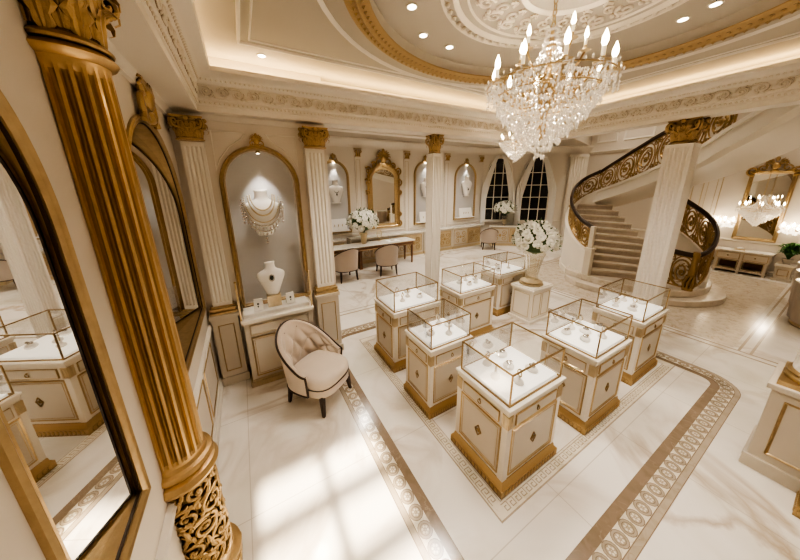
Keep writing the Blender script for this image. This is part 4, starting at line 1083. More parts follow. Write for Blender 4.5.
mb = MB(); mb.poly([(p[0], -.02, p[2]) for p in arch_pts(w-.24, z0+.12, zs, rise-.12, 22)]); mb.build('mirror_glass', 'mirror', t)

# windows on the bay wall
dW = (WB-WA).normalized(); nW = Vector((dW.y, -dW.x)); RZ = atan2(dW.y, dW.x)   # nW points into the room
def at_bay(s, off=0.): p = WA+dW*s+nW*off; return (p.x, p.y, 0)
def window(name, s, w, z0, zs, rise):
    t = bpy.data.objects.new(name, None); C.objects.link(t); t.location = at_bay(s, .0); t.rotation_euler = (0,0,RZ); t['kind'] = 'structure'
    mb = MB(); mb.poly([(p[0], -.012, p[2]) for p in arch_pts(w, z0, zs, rise, 18)]); mb.build('pane', 'night', t)
    mb = MB(); mb.sweep([(-.06,0),(-.06,.06),(-.02,.08),(.03,.05),(.03,0)], arch_pts(w, z0, zs, rise, 18), (0,-1,0), True)
    for k in (1, 2): x = -w/2+w*k/3; hh = zs+rise*sqrt(max(0, 1-(2*x/w)**2)); mb.box(x-.016,-.04,z0,x+.016,-.012,hh)
    for k in range(1, 5): z = z0+(zs+.3-z0)*k/4.4; mb.box(-w/2,-.04,z-.016,w/2,-.012,z+.016)
    mb.box(-w/2-.1,-.16,z0-.06,w/2+.1,0,z0)
    mb.build('window_frame', 'creamlt', t)
window('window_1', .68, 1.0, 1.02, 2.95, .72)
window('window_2', 2.25, 1.12, 1.0, 2.95, .75)
def curtain(label, s, w, z0, ztop, side):
    """sheer panel hung from the top of the arch and drawn to one side"""
    t = thing('curtain', label, 'curtain', at_bay(s, .10), RZ, 'sheer window curtains')
    mb = MB()
    def fn(u, v):
        # u across the folds, v down; starts at the arch, ends gathered at the side
        k = 1-v
        inner_x = .01+w*.5*min(1, v*1.7)**.7*.80
        outer_x = w*.5*min(1, .10+2.6*v)**.6*1.20
        x = inner_x+(outer_x-inner_x)*u
        top = ztop-.85*(abs(x)/(w*.62))**2.2*(1-v); z = top+(z0-top)*v
        return (side*x, -.02*sin(u*pi*9)*(.4+.6*v)-.03*u, z)
    mb.grid(fn, 60, 22); mb.build('fabric', 'curtain', t, True, solid=.004); return t
curtain('sheer curtain on the left side of the left window', .66, 1.15, .75, 3.78, -1)
curtain('sheer curtain on the right side of the left window', .70, 1.15, .75, 3.78, 1)
curtain('sheer curtain on the left side of the right window', 2.23, 1.32, .75, 3.82, -1)
curtain('sheer curtain on the right side of the right window', 2.27, 1.32, .75, 3.82, 1)
t = wall_console('low cream console with gold carving beneath the windows', 0, 2.3, RZ, 0, .86); p = at_bay(1.50, .30); t.location = p
p = at_bay(.92, .54)
vase('small glass vase on the console beneath the windows', (p[0], p[1], .8605), .42, .12, 'urn', 'stemglass')
bouquet('bunch of white roses on the console between the two windows', (p[0], p[1], 1.58), .44, 38, .078, .70, 11)

# ================================================================== CHANDELIERS
def drop_string(mb, pts, r, h):
    for p in pts: mb.octa(p, r, h)
def chandelier(label, loc, S, n_arm, ztop, dens=1., big=True, rodlen=.3):
    """origin at the lowest crystal; S scales the whole lamp"""
    t = thing('chandelier', label, 'chandelier', loc)
    R = .455*S; zr = .575*S
    mb = MB(); mb.lathe([(.012*S,.12*S),(.04*S,.2*S),(.02*S,.3*S),(.05*S,.42*S),(.025*S,.5*S),(.06*S,.58*S),(.03*S,.66*S),(.02*S,.8*S),(.045*S,.86*S),(.018*S,.92*S),(.012*S,1.0*S)], 14)
    mb.build('central_stem', 'gold', t, 'auto')
    mb = MB(); L_ = ztop-(loc[2]+1.0*S); z = 1.0*S; k = 0
    while z < ztop-loc[2]-.03:
        mb.tube([(.016*S*cos(q)*(1 if k % 2 else 0), .016*S*cos(q)*(0 if k % 2 else 1), z+.026*S+.026*S*sin(q)) for q in [2*pi*j/10 for j in range(10)]], .005*S, 5, True); z += .042*S; k += 1
    mb.build('chain', 'gold', t, True)
    mb = MB(); mb.lathe([(.02*S,-.07*S),(.05*S,-.05*S),(.09*S,-.01*S),(.09*S,0)], 20, (0,0,ztop-loc[2])); mb.build('ceiling_rose', 'gold', t, 'auto')
    rnd = random.Random(int(S*1000)+n_arm)
    for k in range(n_arm):
        a = 2*pi*k/n_arm+.18; ca, sa = cos(a), sin(a)
        mb = MB(); P = [(.03*S,.52*S),(.14*S,.44*S),(.27*S,.45*S),(.38*S,.53*S),(.44*S,.60*S),(R,zr)]
        mb.tube([(x*ca, x*sa, z) for x, z in P], .010*S, 6)
        mb.tube([((.2+x_)*S*ca, (.2+x_)*S*sa, (.5+z_)*S) for x_, z_ in spiral(0, 0, .05, .01, 0, 1.4, 12)], .007*S, 5)
        arm = mb.build('arm', 'gold', t, True)
        mb = MB(); mb.lathe([(.012*S,0),(.055*S,.012*S),(.06*S,.022*S),(.02*S,.018*S),(.016*S,.05*S),(.014*S,.05*S)], 14, (R*ca, R*sa, zr)); mb.build('drip_dish', 'goldpale', arm, 'auto')
        mb = MB(); mb.lathe([(.014*S,.04*S),(.014*S,.115*S)], 10, (R*ca, R*sa, zr)); mb.build('candle_sleeve', 'candle', arm)
        mb = MB(); mb.lathe([(.010*S,.115*S),(.022*S,.145*S),(.02*S,.175*S),(.010*S,.205*S),(.002*S,.225*S)], 10, (R*ca, R*sa, zr)); mb.build('bulb', 'bulb', arm, True)
        mb = MB()
        mb.tube([(R*ca+.055*S*cos(2*pi*j/12), R*sa+.055*S*sin(2*pi*j/12), zr+.0*S) for j in range(12)], .004*S, 4, True)
        for j in range(6):
            b = 2*pi*j/6
            mb.tube([(R*ca+.055*S*cos(b), R*sa+.055*S*sin(b), zr),(R*ca+.055*S*cos(b), R*sa+.055*S*sin(b), zr-.14*S)], .0025*S, 4)
            for q in range(3): mb.octa((R*ca+.055*S*cos(b), R*sa+.055*S*sin(b), zr-.02*S-.045*S*q), .010*S, .040*S)
        mb.build('dish_pendants', 'crystal', arm)
    if big:
        for k in range(5):
            a = 2*pi*k/5+.5; ca, sa = cos(a), sin(a); r2 = .26*S; z2 = .80*S
            mb = MB(); mb.tube([(x*ca, x*sa, z) for x, z in ((.02*S,.66*S),(.12*S,.64*S),(.22*S,.72*S),(r2,z2))], .008*S, 6); arm = mb.build('arm', 'gold', t, True)
            mb = MB(); mb.lathe([(.012*S,0),(.045*S,.012*S),(.016*S,.018*S),(.012*S,.05*S)], 12, (r2*ca, r2*sa, z2)); mb.build('drip_dish', 'goldpale', arm, 'auto')
            mb = MB(); mb.lathe([(.011*S,.04*S),(.011*S,.10*S)], 8, (r2*ca, r2*sa, z2)); mb.build('candle_sleeve', 'candle', arm)
            mb = MB(); mb.lathe([(.008*S,.10*S),(.018*S,.125*S),(.008*S,.17*S),(.002*S,.185*S)], 8, (r2*ca, r2*sa, z2)); mb.build('bulb', 'bulb', arm, True)
    mb = MB(); kf = 1 if S > .9 else 1.35
    # upper cascade from the crown, the canopy of strings, and the stepped basket below
    for k in range(int(26*dens)):
        a = 2*pi*k/(26*dens)
        for q in range(13):
            u = q/12; rr = (.05+.36*u**1.8)*S; z = (.98-.42*u+.0)*S-.06*S*sin(pi*u)
            mb.octa((rr*cos(a), rr*sin(a), z), .0085*S*kf, .030*S*kf)
    tiers = ((.50,.60,.40,66),(.43,.53,.32,60),(.35,.46,.25,50),(.265,.38,.185,42),(.185,.31,.12,32),(.115,.24,.06,20),(.05,.16,.0,8))
    for r_, zt, zb, n in tiers:
        n = int(n*dens)
        for k in range(n):
            a = 2*pi*(k+rnd.random()*.4)/n; m = max(2, int((zt-zb)/.040)); rj = rnd.uniform(.95, 1.05); zo = rnd.uniform(-.02, .02)
            for q in range(m):
                u = q/(m-1); rr = r_*S*(1-.22*u)*rj; last = q == m-1
                mb.octa((rr*cos(a), rr*sin(a), (zt-(zt-zb)*u+zo)*S), (.014 if last else .0095)*S*kf, (.055 if last else .036)*S*kf)
    st = mb.build('crystal_strings', 'crystal', t); st['kind'] = 'stuff'
    mb = MB()
    for r_, z in ((.50,.575),(.42,.495),(.34,.415),(.26,.335),(.18,.255)): mb.tube([(r_*S*cos(2*pi*k/40), r_*S*sin(2*pi*k/40), z*S) for k in range(40)], .006*S, 5, True)
    mb.build('crystal_hoops', 'gold', t, True)
    return t
chandelier('large crystal and gold candle chandelier hanging from the oval ceiling', (2.30, 1.54, 2.84), .94, 10, 4.1)
chandelier('smaller crystal chandelier hanging behind the large one', (4.22, 3.27, 2.98), .56, 8, 4.0, .8, False)

# ================================================================== STAIRCASE
def crv(P, n):
    """Catmull-Rom through points"""
    P = [Vector(p) for p in P]; Q = [P[0]*2-P[1]]+P+[P[-1]*2-P[-2]]; out = []
    m = len(P)-1
    for i in range(n+1):
        s = i/n*m; k = min(int(s), m-1); t = s-k; a, b, c, d_ = Q[k:k+4]
        out.append(.5*((2*b)+(c-a)*t+(2*a-5*b+4*c-d_)*t*t+(3*b-a-3*c+d_)*t**3))
    return out
st = thing('curved_staircase', 'curved marble staircase with scrolled bronze balustrade sweeping up to the right', 'staircase', (0,0,0))
# rounded bottom steps
def blob(e): return [(7.30-e,3.40),(7.30-e*.8,2.75),(7.55-e*.7,2.05),(7.95-e*.5,1.58-e*.6),(8.5,1.32-e),(9.15,1.30-e),(9.75+e*.6,1.55-e*.5),(10.0+e,2.1),(10.0,3.2),(9.3,4.0),(8.2,4.0),(7.6,3.9)]
for e, z0, z1 in ((.12,0,.14),(-.14,.14,.29)):
    mb = MB(); P = crv([(x, y, 0) for x, y in blob(e)+[blob(e)[0]]], 60)[:-1]; mb.prism([(p.x, p.y) for p in P], z0, z1); mb.build('step', 'stairmarble', st, bevel=.02)
OUT = [(7.52,3.36,.91),(8.0,3.95,1.08),(8.65,4.55,1.42),(9.32,4.88,1.80),(9.80,4.86,2.10),(9.88,4.45,2.33),(9.19,3.42,2.66),(8.43,2.54,2.97),(7.70,1.82,3.22),(7.18,1.40,3.44),(6.80,1.05,3.62)]
INN = [(8.45,2.05,.45),(8.72,2.42,.70),(9.05,2.88,.95),(9.60,3.55,1.30),(10.25,4.30,1.75)]
lo = crv(OUT[:5], 22); li = crv(INN, 22)
n = 11
for k in range(n):
    a = k/n*22; b = (k+1)/n*22
    f = lambda L_, s: L_[min(int(s), 21)].lerp(L_[min(int(s), 21)+1], s-min(int(s), 21))
    z = .29+(k+1)*.148
    q = [f(lo, a), f(li, a), f(li, b), f(lo, b)]; c = (q[0]+q[1])*.5-(q[2]+q[3])*.5; c.z = 0; c.normalize()
    q[0] = q[0]+c*.03; q[1] = q[1]+c*.03
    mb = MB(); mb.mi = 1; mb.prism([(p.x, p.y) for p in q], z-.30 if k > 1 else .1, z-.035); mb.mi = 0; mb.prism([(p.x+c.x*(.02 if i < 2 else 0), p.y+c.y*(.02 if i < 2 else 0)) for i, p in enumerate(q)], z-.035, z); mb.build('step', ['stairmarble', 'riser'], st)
# closed outer string wall and inner string
L1 = crv(OUT[:6], 40)
mb = MB()
for sgn in (0, 1):
    pass
def wall_ribbon(mb, line, zlow, th, zup=0.):
    rings = []
    for i, p in enumerate(line):
        tq = (line[min(i+1, len(line)-1)]-line[max(i-1, 0)]); tq.z = 0; tq.normalize(); nn = Vector((tq.y, -tq.x, 0))*th/2
        zl = zlow(p) if callable(zlow) else zlow
        rings.append([(p.x-nn.x, p.y-nn.y, zl), (p.x+nn.x, p.y+nn.y, zl), (p.x+nn.x, p.y+nn.y, p.z+zup), (p.x-nn.x, p.y-nn.y, p.z+zup)])
    mb.rings(rings)
wall_ribbon(mb, L1, .0, .12); mb.build('string_wall', 'creamlt', st, 'auto')
mb = MB(); wall_ribbon(mb, L1, lambda p: p.z-.06, .18, .02); wall_ribbon(mb, L1, 0., .17, 0) if False else None
wall_ribbon(mb, [Vector((p.x, p.y, .16)) for p in L1], 0., .17); mb.build('string_moulding', 'creamlt', st, 'auto')
mb = MB(); wall_ribbon(mb, crv(INN, 30), .0, .10, .10); wall_ribbon(mb, crv(INN, 30), lambda p: p.z+.06, .16, .12); mb.build('string_wall', 'creamlt', st, 'auto')
# upper flight: fascia under the balustrade, plaster soffit, treads
UP = crv(OUT[4:]+[(6.2,.55,3.92),(5.98,.1,4.15)], 48)
FAR = crv([(10.30,4.75,1.66),(10.42,4.20,1.80),(10.30,3.35,2.12),(10.0,2.41,2.46),(9.45,1.56,2.80),(8.75,.83,3.18),(8.25,.3,3.50),(8.1,-.2,3.8)], 48)
mb = MB(); wall_ribbon(mb, UP, lambda p: p.z-.30, .10, .0); wall_ribbon(mb, UP, lambda p: p.z-.05, .17, .02); wall_ribbon(mb, UP, lambda p: p.z-.34, .16, -.27); mb.build('fascia', 'creamlt', st, 'auto')
mb = MB()
R_ = []
for a, b in zip(UP, FAR):
    ring = []
    for k in range(9):
        t_ = k/8; p = a.lerp(b, t_); z = (a.z-.32)*(1-t_)+b.z*t_ - .14*sin(pi*t_)*0 + .10*sin(pi*t_)
        ring.append((p.x, p.y, z))
    R_.append(ring)
mb.rings(R_, False); 
mb.rings([[tuple(b), (b.x, b.y, b.z+.45)] for b in FAR], False)
mb.build('soffit', 'wall2', st, True)
mb = MB()
for k in range(11):
    i = k*3; a, b = UP[i], FAR[i]; c_, d_ = UP[i+3], FAR[i+3]; z = max(a.z, c_.z)-.10; a, b, c_, d_ = a.lerp(b, .04), b.lerp(a, .04), c_.lerp(d_, .04), d_.lerp(c_, .04)
    mb.rings([[(p.x, p.y, z+q) for p in (a, b, d_, c_)] for q in (-.05, 0)])
mb.build('treads', 'stairmarble', st)
# balustrades
def balustrade(name, low, height, ncell, frame='bronze', rail='wood', h0=None, endcap=(1,1)):
    low = [Vector(p) for p in low]; acc = [0]
    for a, b in zip(low, low[1:]): acc.append(acc[-1]+(b-a).length)
    tot = acc[-1]
    def at_(s):
        s = max(0, min(1, s))*tot
        for i in range(len(low)-1):
            if s <= acc[i+1] or i == len(low)-2: return low[i].lerp(low[i+1], (s-acc[i])/max(1e-6, acc[i+1]-acc[i]))
    H_ = lambda s: height(s) if callable(height) else height
    Mp = lambda s, v: at_(s)+Vector((0,0,H_(s)*v))
    tri = lambda P, r: mb.tube([Mp(s, v) for s, v in P], r, 5)
    bal = None
    mb = MB(); mb.tube([Mp(k/60, 1.0) for k in range(61)], .034, 8); mb.tube([Mp(k/60, .985)-Vector((0,0,.02)) for k in range(61)], .042, 6); hr = mb.build('handrail', rail, st, True)
    mb = MB(); mb.tube([Mp(k/60, .06) for k in range(61)], .020, 6); mb.tube([Mp(k/60, .90) for k in range(61)], .016, 6)
    for k in range(ncell+1): tri([(k/ncell, .02), (k/ncell, .96)], .016)
    mb.build('baluster_frame', frame, st, 'auto')
    for c_ in range(ncell):
        mb = MB(); w = 1/ncell; s0 = c_*w; sg = 1 if c_ % 2 else -1
        q = lambda P: [(s0+w*(.5+x*sg), .48+y) for x, y in P]
        tri(q(spiral(0, 0, .40, .05, -pi*.5, 2.3, 44)), .020)
        tri(q([(.42*cos(a_), .42*sin(a_)) for a_ in [2*pi*k/26 for k in range(27)]]), .014)
        for sx in (-1, 1):
            for sy in (-1, 1):
                tri(q([(sx*(.40+x_), sy*(.33+y_)) for x_, y_ in spiral(0, 0, .085, .02, pi*.2, 1.3, 12)]), .014)
        for k in range(8):
            a_ = 2*pi*k/8+.3; r0 = .12+.022*k
            tri(q([(r0*cos(a_), r0*sin(a_)), ((r0+.06)*cos(a_+.3), (r0+.06)*sin(a_+.3)), ((r0+.10)*cos(a_+.7), (r0+.10)*sin(a_+.7))]), .013)
        mb.sphere(Mp(s0+w*.5, .48), .045, 8, 6); mb.build('scrollwork', frame, st, 'auto')
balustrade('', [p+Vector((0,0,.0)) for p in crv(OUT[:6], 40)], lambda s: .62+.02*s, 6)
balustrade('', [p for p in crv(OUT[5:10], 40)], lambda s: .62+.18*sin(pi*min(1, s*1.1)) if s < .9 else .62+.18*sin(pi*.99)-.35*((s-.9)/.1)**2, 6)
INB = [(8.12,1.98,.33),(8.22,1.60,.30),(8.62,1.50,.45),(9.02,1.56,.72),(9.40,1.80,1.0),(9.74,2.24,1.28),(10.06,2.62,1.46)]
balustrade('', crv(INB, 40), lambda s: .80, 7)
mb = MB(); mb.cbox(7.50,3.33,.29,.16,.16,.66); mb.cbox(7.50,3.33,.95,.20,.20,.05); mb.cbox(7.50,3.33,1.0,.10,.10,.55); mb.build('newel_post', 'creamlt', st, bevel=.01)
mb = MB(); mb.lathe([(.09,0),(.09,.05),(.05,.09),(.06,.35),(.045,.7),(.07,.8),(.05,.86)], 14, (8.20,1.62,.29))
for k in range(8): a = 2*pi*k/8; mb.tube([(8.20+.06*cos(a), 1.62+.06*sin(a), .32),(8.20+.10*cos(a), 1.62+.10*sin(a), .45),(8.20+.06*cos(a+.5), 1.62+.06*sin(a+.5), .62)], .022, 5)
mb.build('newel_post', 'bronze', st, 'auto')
mb = MB(); wall_ribbon(mb, crv([(x, y, z-.0) for x, y, z in INB[2:]], 24), .25, .10); mb.build('string_wall', 'creamlt', st, 'auto')

# ================================================================== ENTRANCE WALL (right)
RR = -pi/2
t = thing('entrance_mirror', 'tall rectangular gold mirror with carved crest on the far right wall', 'mirror', (XR, 1.48, 0), RR)
mb = MB(); P = [(-.40,0,.94),(-.40,0,2.86),(.40,0,2.86),(.40,0,.94)]
mb.sweep([(0,0),(0,.03),(.02,.05),(.05,.03),(.06,.035),(.08,.015),(.08,0)], P, (0,-1,0), True); mb.build('frame', 'gold', t, 'auto')
mb = MB(); mb.poly([(-.33,-.012,1.0),(.33,-.012,1.0),(.33,-.012,2.79),(-.33,-.012,2.79)]); mb.build('mirror_glass', 'mirror', t)
mb = MB(); crest(mb, .8, .40, -.04, 2.82); 
for s in (-1, 1): mb.tube([(s*x_, -.05, z_) for x_, z_ in spiral(.36, 2.86, .12, .02, -pi*.6, 1.4, 16)], .03, 6)
mb.build('crest', 'goldcarve', t, 'auto')
t = thing('entrance_console', 'pale gold four drawer console below the entrance mirror', 'console', (XR-.03, 1.53, 0), RR)
mb = MB(); mb.box(-.50,-.40,.38,.50,0,.62); mb.build('carcass', 'cream', t, bevel=.004)
mb = MB(); mb.box(-.53,-.43,.62,.53,0,.66); mb.build('console_top', 'tabletop', t, bevel=.006)
mb = MB(); mb.box(-.50,-.40,.06,.50,0,.10); mb.build('lower_shelf', 'cream', t)
for s in (-1, 0, 1):
    for yy in (-.37, -.03):
        mb = MB(); mb.cbox(s*.46, yy, 0, .05, .05, .40); mb.build('leg', 'cream', t)
for s in (-1, 1):
    mb = MB(); mb.box(s*.25-.22,-.412,.41,s*.25+.22,-.40,.59); dr = mb.build('drawer', 'cream', t)
    mb = MB(); panel_frame(mb, s*.25-.22, .41, s*.25+.22, .59, -.412, .014, .008); mb.build('drawer_edge', 'gold', dr)
    mb = MB(); mb.sphere((s*.25,-.425,.5), .018, 8, 6); mb.build('knob', 'brass', dr, True)
    mb = MB(); panel_frame(mb, s*.235-.20, .11, s*.235+.20, .37, -.39, .022, .012); mb.build('arch_rail', 'goldpale', t)
    mb = MB(); mb.box(s*.235-.19,-.03,.10,s*.235+.19,-.02,.38); mb.build('back_panel', 'walnut', t)
t = thing('console_ornament', 'low pale ornament lying on the entrance console', 'ornament', (XR-.24, 1.62, .6605), RR)
mb = MB(); mb.box(-.10,-.06,0,.10,.06,.03); mb.build('base', 'goldpale', t, bevel=.004)
mb = MB(); mb.sphere((0,0,.05), .04, 10, 7, (1.6,.8,.8)); mb.build('ornament_top', 'white', t, True)
def sconce(label, y, z):
    t = thing('crystal_sconce', label, 'wall light', (XR, y, z), RR)
    mb = MB(); mb.lathe([(.06,0),(.09,.01),(.10,.03)], 16)
    for v in mb.bm.verts: a, b, c = v.co; v.co = (a, -c, b)
    mb.build('back_plate', 'gold', t, 'auto'); rnd = random.Random(int(y*100)+5)
    for k in range(7):
        x = -.24+.08*k; mb = MB(); mb.tube([(0,-.04,-.04),(x*.5,-.12,-.10),(x,-.16,-.03)], .010, 5); arm = mb.build('arm', 'gold', t, True)
        mb = MB(); mb.lathe([(.012,0),(.028,.04),(.026,.08),(.004,.13)], 10, (x,-.16,.0-.06*(k%2))); mb.build('bulb', 'bulb', arm, True)
    mb = MB()
    for k in range(150):
        a = rnd.uniform(-.30,.30); mb.octa((a, -.10-rnd.uniform(0,.16)*sqrt(max(0, 1-(a/.31)**2)), rnd.uniform(-.17,.12)), .026, .065)
    s_ = mb.build('crystal_drops', 'crystal_selfglow', t); s_['kind'] = 'stuff'; return t
sconce('glowing crystal wall sconce to the left of the entrance mirror', 2.16, 1.46)
sconce('glowing crystal wall sconce to the right of the entrance mirror', .80, 1.40)
def plant(label, loc, h, r, m, n, seed, pot=(.14,.10), kind='potted_plant'):
    rnd = random.Random(seed); t = thing(kind, label, 'plant', loc)
    mb = MB(); ph, pr = pot; mb.lathe([(pr*.6,0),(pr*.55,.02),(pr*.8,ph*.5),(pr,ph),(pr*.85,ph)], 16); mb.build('pot', 'pot', t, 'auto')
    mb = MB()
    for k in range(n):
        a = rnd.uniform(0, 2*pi); L_ = r*rnd.uniform(.6, 1.1); up = h*rnd.uniform(.4, 1.0); w = r*.16
        pts = [Vector((L_*t_*cos(a), L_*t_*sin(a), ph-.02+up*sin(t_*2.2)*.9)) for t_ in (0,.25,.5,.75,1)]
        s = Vector((-sin(a), cos(a), 0)); L2 = []
        for t_, p in zip((0,.25,.5,.75,1), pts): ww = w*(.25+sin(pi*min(.98, t_*.9+.08))); L2.append((mb.bm.verts.new(p-s*ww), mb.bm.verts.new(p+Vector((0,0,.01))), mb.bm.verts.new(p+s*ww)))
        for A_, B_ in zip(L2, L2[1:]): mb.face([A_[0],A_[1],B_[1],B_[0]]); mb.face([A_[1],A_[2],B_[2],B_[1]])
    mb.build('leaves', m, t); return t
def stand(label, x, y, h, w=.26):
    t = thing('plant_stand', label, 'pedestal', (x, y, 0))
    mb = MB(); mb.cbox(0,0,0,w+.06,w+.06,.06); mb.cbox(0,0,.06,w,w,h-.12); mb.build('shaft', 'cream', t, bevel=.005)
    mb = MB(); mb.cbox(0,0,h-.06,w+.06,w+.06,.06); mb.build('cap', 'creamlt', t, bevel=.006)
    mb = MB(); panel_frame(mb, -w/2+.04, .14, w/2-.04, h-.14, -w/2, .014, .008)
    for v in mb.bm.verts: a, b, z = v.co; v.co = (b, -a, z)
    mb.build('panel_moulding', 'gold', t)
stand('cream plant stand left of the entrance console', 12.33, 2.30, .72)
plant('small dark leafy plant on the stand left of the entrance console', (12.33, 2.30, .7205), .22, .22, 'leaf', 30, 3)
stand('cream plant stand right of the entrance console', 12.28, .78, .45)
plant('bushy bright green fern right of the entrance console', (12.28, .78, .4505), .52, .20, 'fern', 70, 4)
# chandelier before the entrance mirror
chandelier('tiered crystal chandelier hanging in front of the entrance mirror', (12.10, 1.47, 1.42), .80, 8, 6.25, .9, True)
# scalloped counters down the right side
for i, (x, y, lab) in enumerate(((10.75, .05, 'scalloped taupe counter with pale top at the far right, farthest of three'), (9.75, -.02, 'scalloped taupe counter with pale top at the far right, middle of three'), (8.72, -.10, 'scalloped taupe counter with pale top at the far right, nearest of three'))):
    t = thing('scalloped_counter', lab, 'counter', (x, y, 0), 0, 'scalloped counters')
    mb = MB(); n = 60
    def ring(z, e, f): return [((.42+e+f*abs(sin(3.5*2*pi*k/n)))*cos(2*pi*k/n), (.42+e+f*abs(sin(3.5*2*pi*k/n)))*sin(2*pi*k/n), z) for k in range(n)]
    mb.rings([ring(.06,-.03,.0), ring(.10,0,.045), ring(.74,.03,.05), ring(.78,.02,.02)]); mb.build('fluted_body', 'taupe', t, True)
    mb = MB(); mb.lathe([(.40,0),(.42,.03),(.40,.06)], 40); mb.build('plinth', 'goldpale', t, 'auto')
    mb = MB(); mb.lathe([(.46,.78),(.50,.79),(.50,.82),(.47,.83)], 48); mb.build('counter_top', 'tabletop', t, 'auto')

# ================================================================== DOWNLIGHTS
LAMPS = []
for x, y, z, lab in ((.40,3.70,4.0,'round ceiling downlight in the corner of the ceiling above the armchair'),
        (1.50,2.35,4.1,'round ceiling downlight inside the gilded oval, upper left'),(1.85,2.68,4.1,'round ceiling downlight inside the gilded oval, left of the chandelier'),(2.25,2.74,4.1,'round ceiling downlight inside the gilded oval, nearest the chandelier rods'),
        (3.86,1.26,4.1,'round ceiling downlight inside the gilded oval, right of the chandelier'),(3.80,1.04,4.1,'round ceiling downlight inside the gilded oval, second to the right'),(3.68,.84,4.1,'round ceiling downlight inside the gilded oval, farthest right'),
        (6.95,7.25,4.05,'round ceiling downlight in the back hall, nearest the slim pillar'),(7.4,6.4,4.05,'round ceiling downlight in the back hall, middle of the row'),(8.1,5.9,4.05,'round ceiling downlight in the back hall, nearest the windows'),
        (4.3,6.6,4.05,'round ceiling downlight in the back hall above the desk')):
    if z > 4.05: z = 4.10
    t = thing('ceiling_downlight', lab, 'light', (x, y, z))
    mb = MB(); mb.lathe([(.05,-.008),(.052,-.001),(.04,-.001)], 20); mb.build('trim_ring', 'creamlt', t, 'auto')
    mb = MB(); mb.lathe([(.001,-.009),(.036,-.009),(.04,-.006)], 18); mb.build('lens', 'lamp', t)
    LAMPS.append((x, y, z))

# ================================================================== LIGHTS
def light(kind, name, loc, power, col=(1,.82,.60), size=.1, rot=None, **kw):
    l = bpy.data.lights.new(name, kind); l.energy = power; l.color = col
    if kind in ('POINT', 'SPOT'): l.shadow_soft_size = size
    if kind == 'AREA': l.shape = 'RECTANGLE'; l.size = size; l.size_y = kw.get('sy', size)
    if kind == 'SPOT': l.spot_size = kw.get('angle', 1.2); l.spot_blend = kw.get('blend', .5)
    o = bpy.data.objects.new(name, l); C.objects.link(o); o.location = loc
    if rot: o.rotation_euler = rot
    return o
W1 = (1,.87,.71); W2 = (1,.92,.82)
light('POINT', 'chandelier_glow', (2.30,1.54,3.62), 55, W1, .05)
light('POINT', 'chandelier_glow', (2.30,1.54,3.05), 45, W1, .04)
light('POINT', 'chandelier_glow', (4.22,3.27,3.22), 30, W1, .04)
for x, y, z in LAMPS[:7]: light('SPOT', 'downlight_beam', (x, y, z-.03), 60, W2, .04, (0,0,0), angle=1.9, blend=.8)
for x, y, z in LAMPS[7:]: light('SPOT', 'downlight_beam', (x, y, z-.03), 130, W2, .04, (0,0,0), angle=2.3, blend=.8)
for x, y in ((2.2,6.0),(5.2,5.6)): light('SPOT', 'hall_fill', (x, y, 4.0), 170, W2, .08, (0,0,0), angle=2.4, blend=.8)  # added fill spots for the back hall, no fixtures modelled
for x, y in ((1.3,-.8),(3.4,-.8),(1.3,.3),(3.9,.2),(2.3,2.5)): light('SPOT', 'room_fill', (x, y, 3.96), 95, W2, .07, (0,0,0), angle=2.2, blend=.8)  # main fill: added wide spots under the ceiling without fittings
for x, y in ((7.3,-.6),(9.6,-1.8),(11.4,1.0),(11.2,4.6),(7.2,3.4)): light('SPOT', 'stairhall_fill', (x, y, 6.1), 215, W1, .04, (0,0,0), angle=2.0, blend=.8)  # added fill from high up, brightens the stair hall; no lamps built
# cove strips behind the lip
light('AREA', 'cove_strip', (-.36, .6, 3.80), 26, (1,.74,.38), .10, (pi,0,0), sy=6.6)
light('AREA', 'cove_strip', (2.6, 3.93, 3.80), 26, (1,.74,.38), 5.6, (pi,0,0), sy=.10)
light('AREA', 'cove_strip', (5.62, .6, 3.86), 26, (1,.74,.38), .10, (pi,0,0), sy=6.6)
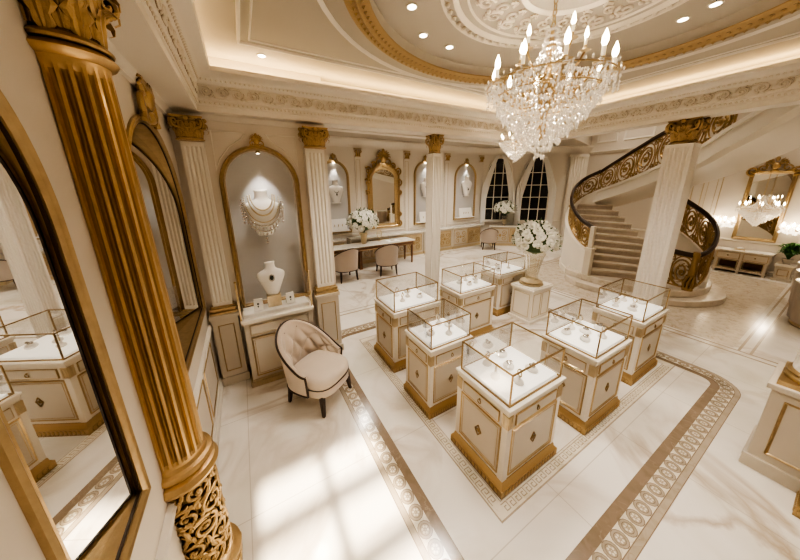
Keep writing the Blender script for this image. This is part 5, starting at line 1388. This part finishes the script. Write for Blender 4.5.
# niche spots
light('SPOT', 'niche_spot', (NX, YN-.03, 2.97), 34, (1,.93,.84), .02, (radians(6),0,0), angle=1.15, blend=.7)
for x, z in ((2.62,3.24),(6.12,3.34),(8.2,3.3)): light('SPOT', 'niche_spot', (x, YF-.10, z), 22, (1,.93,.84), .02, (radians(3),0,0), angle=1.2, blend=.7)
light('SPOT', 'mirror_spot', (4.36, YF-.35, 3.7), 30, W2, .02, (radians(10),0,0), angle=1.2, blend=.7)
for y in (2.16, .80): light('POINT', 'sconce_glow', (XR-.35, y, 1.45), 10, W1, .1)
# low sun through the rear window
s = bpy.data.lights.new('sun', 'SUN'); s.energy = 30; s.color = (1,.88,.70); s.angle = radians(1.2)
so = bpy.data.objects.new('sun', s); C.objects.link(so); so.rotation_euler = (radians(90-31.5), 0, radians(-1))
w = bpy.data.worlds.new('world'); bpy.context.scene.world = w; w.use_nodes = True
bg = w.node_tree.nodes['Background']; bg.inputs['Color'].default_value = (.9,.75,.55,1); bg.inputs['Strength'].default_value = .3

# ================================================================== CAMERA
f, pitch, roll, yaw, H = 268, .252, -.0115, .522, 2.6
fh = Vector((sin(yaw), cos(yaw), 0)); r0 = Vector((cos(yaw), -sin(yaw), 0)); up = Vector((0,0,1))
fw = fh*cos(pitch)-up*sin(pitch); u = fh*sin(pitch)+up*cos(pitch)
r = r0*cos(roll)+u*sin(roll); u2 = -r0*sin(roll)+u*cos(roll)
cam = bpy.data.cameras.new('camera'); cam.sensor_width = 36; cam.lens = f*36/800; cam.shift_y = -(280-254)/800; cam.clip_start = .05
co = bpy.data.objects.new('camera', cam); C.objects.link(co)
m3 = Matrix((r, u2, -fw)).transposed(); co.matrix_world = Matrix.Translation((0,0,H)) @ m3.to_4x4()
sc = bpy.context.scene; sc.camera = co
sc.view_settings.view_transform = 'AgX'
try: sc.view_settings.look = 'AgX - High Contrast'
except Exception: pass
sc.view_settings.exposure = -0.2
sc.cycles.max_bounces = 8; sc.cycles.diffuse_bounces = 4; sc.cycles.transparent_max_bounces = 24; sc.cycles.glossy_bounces = 4
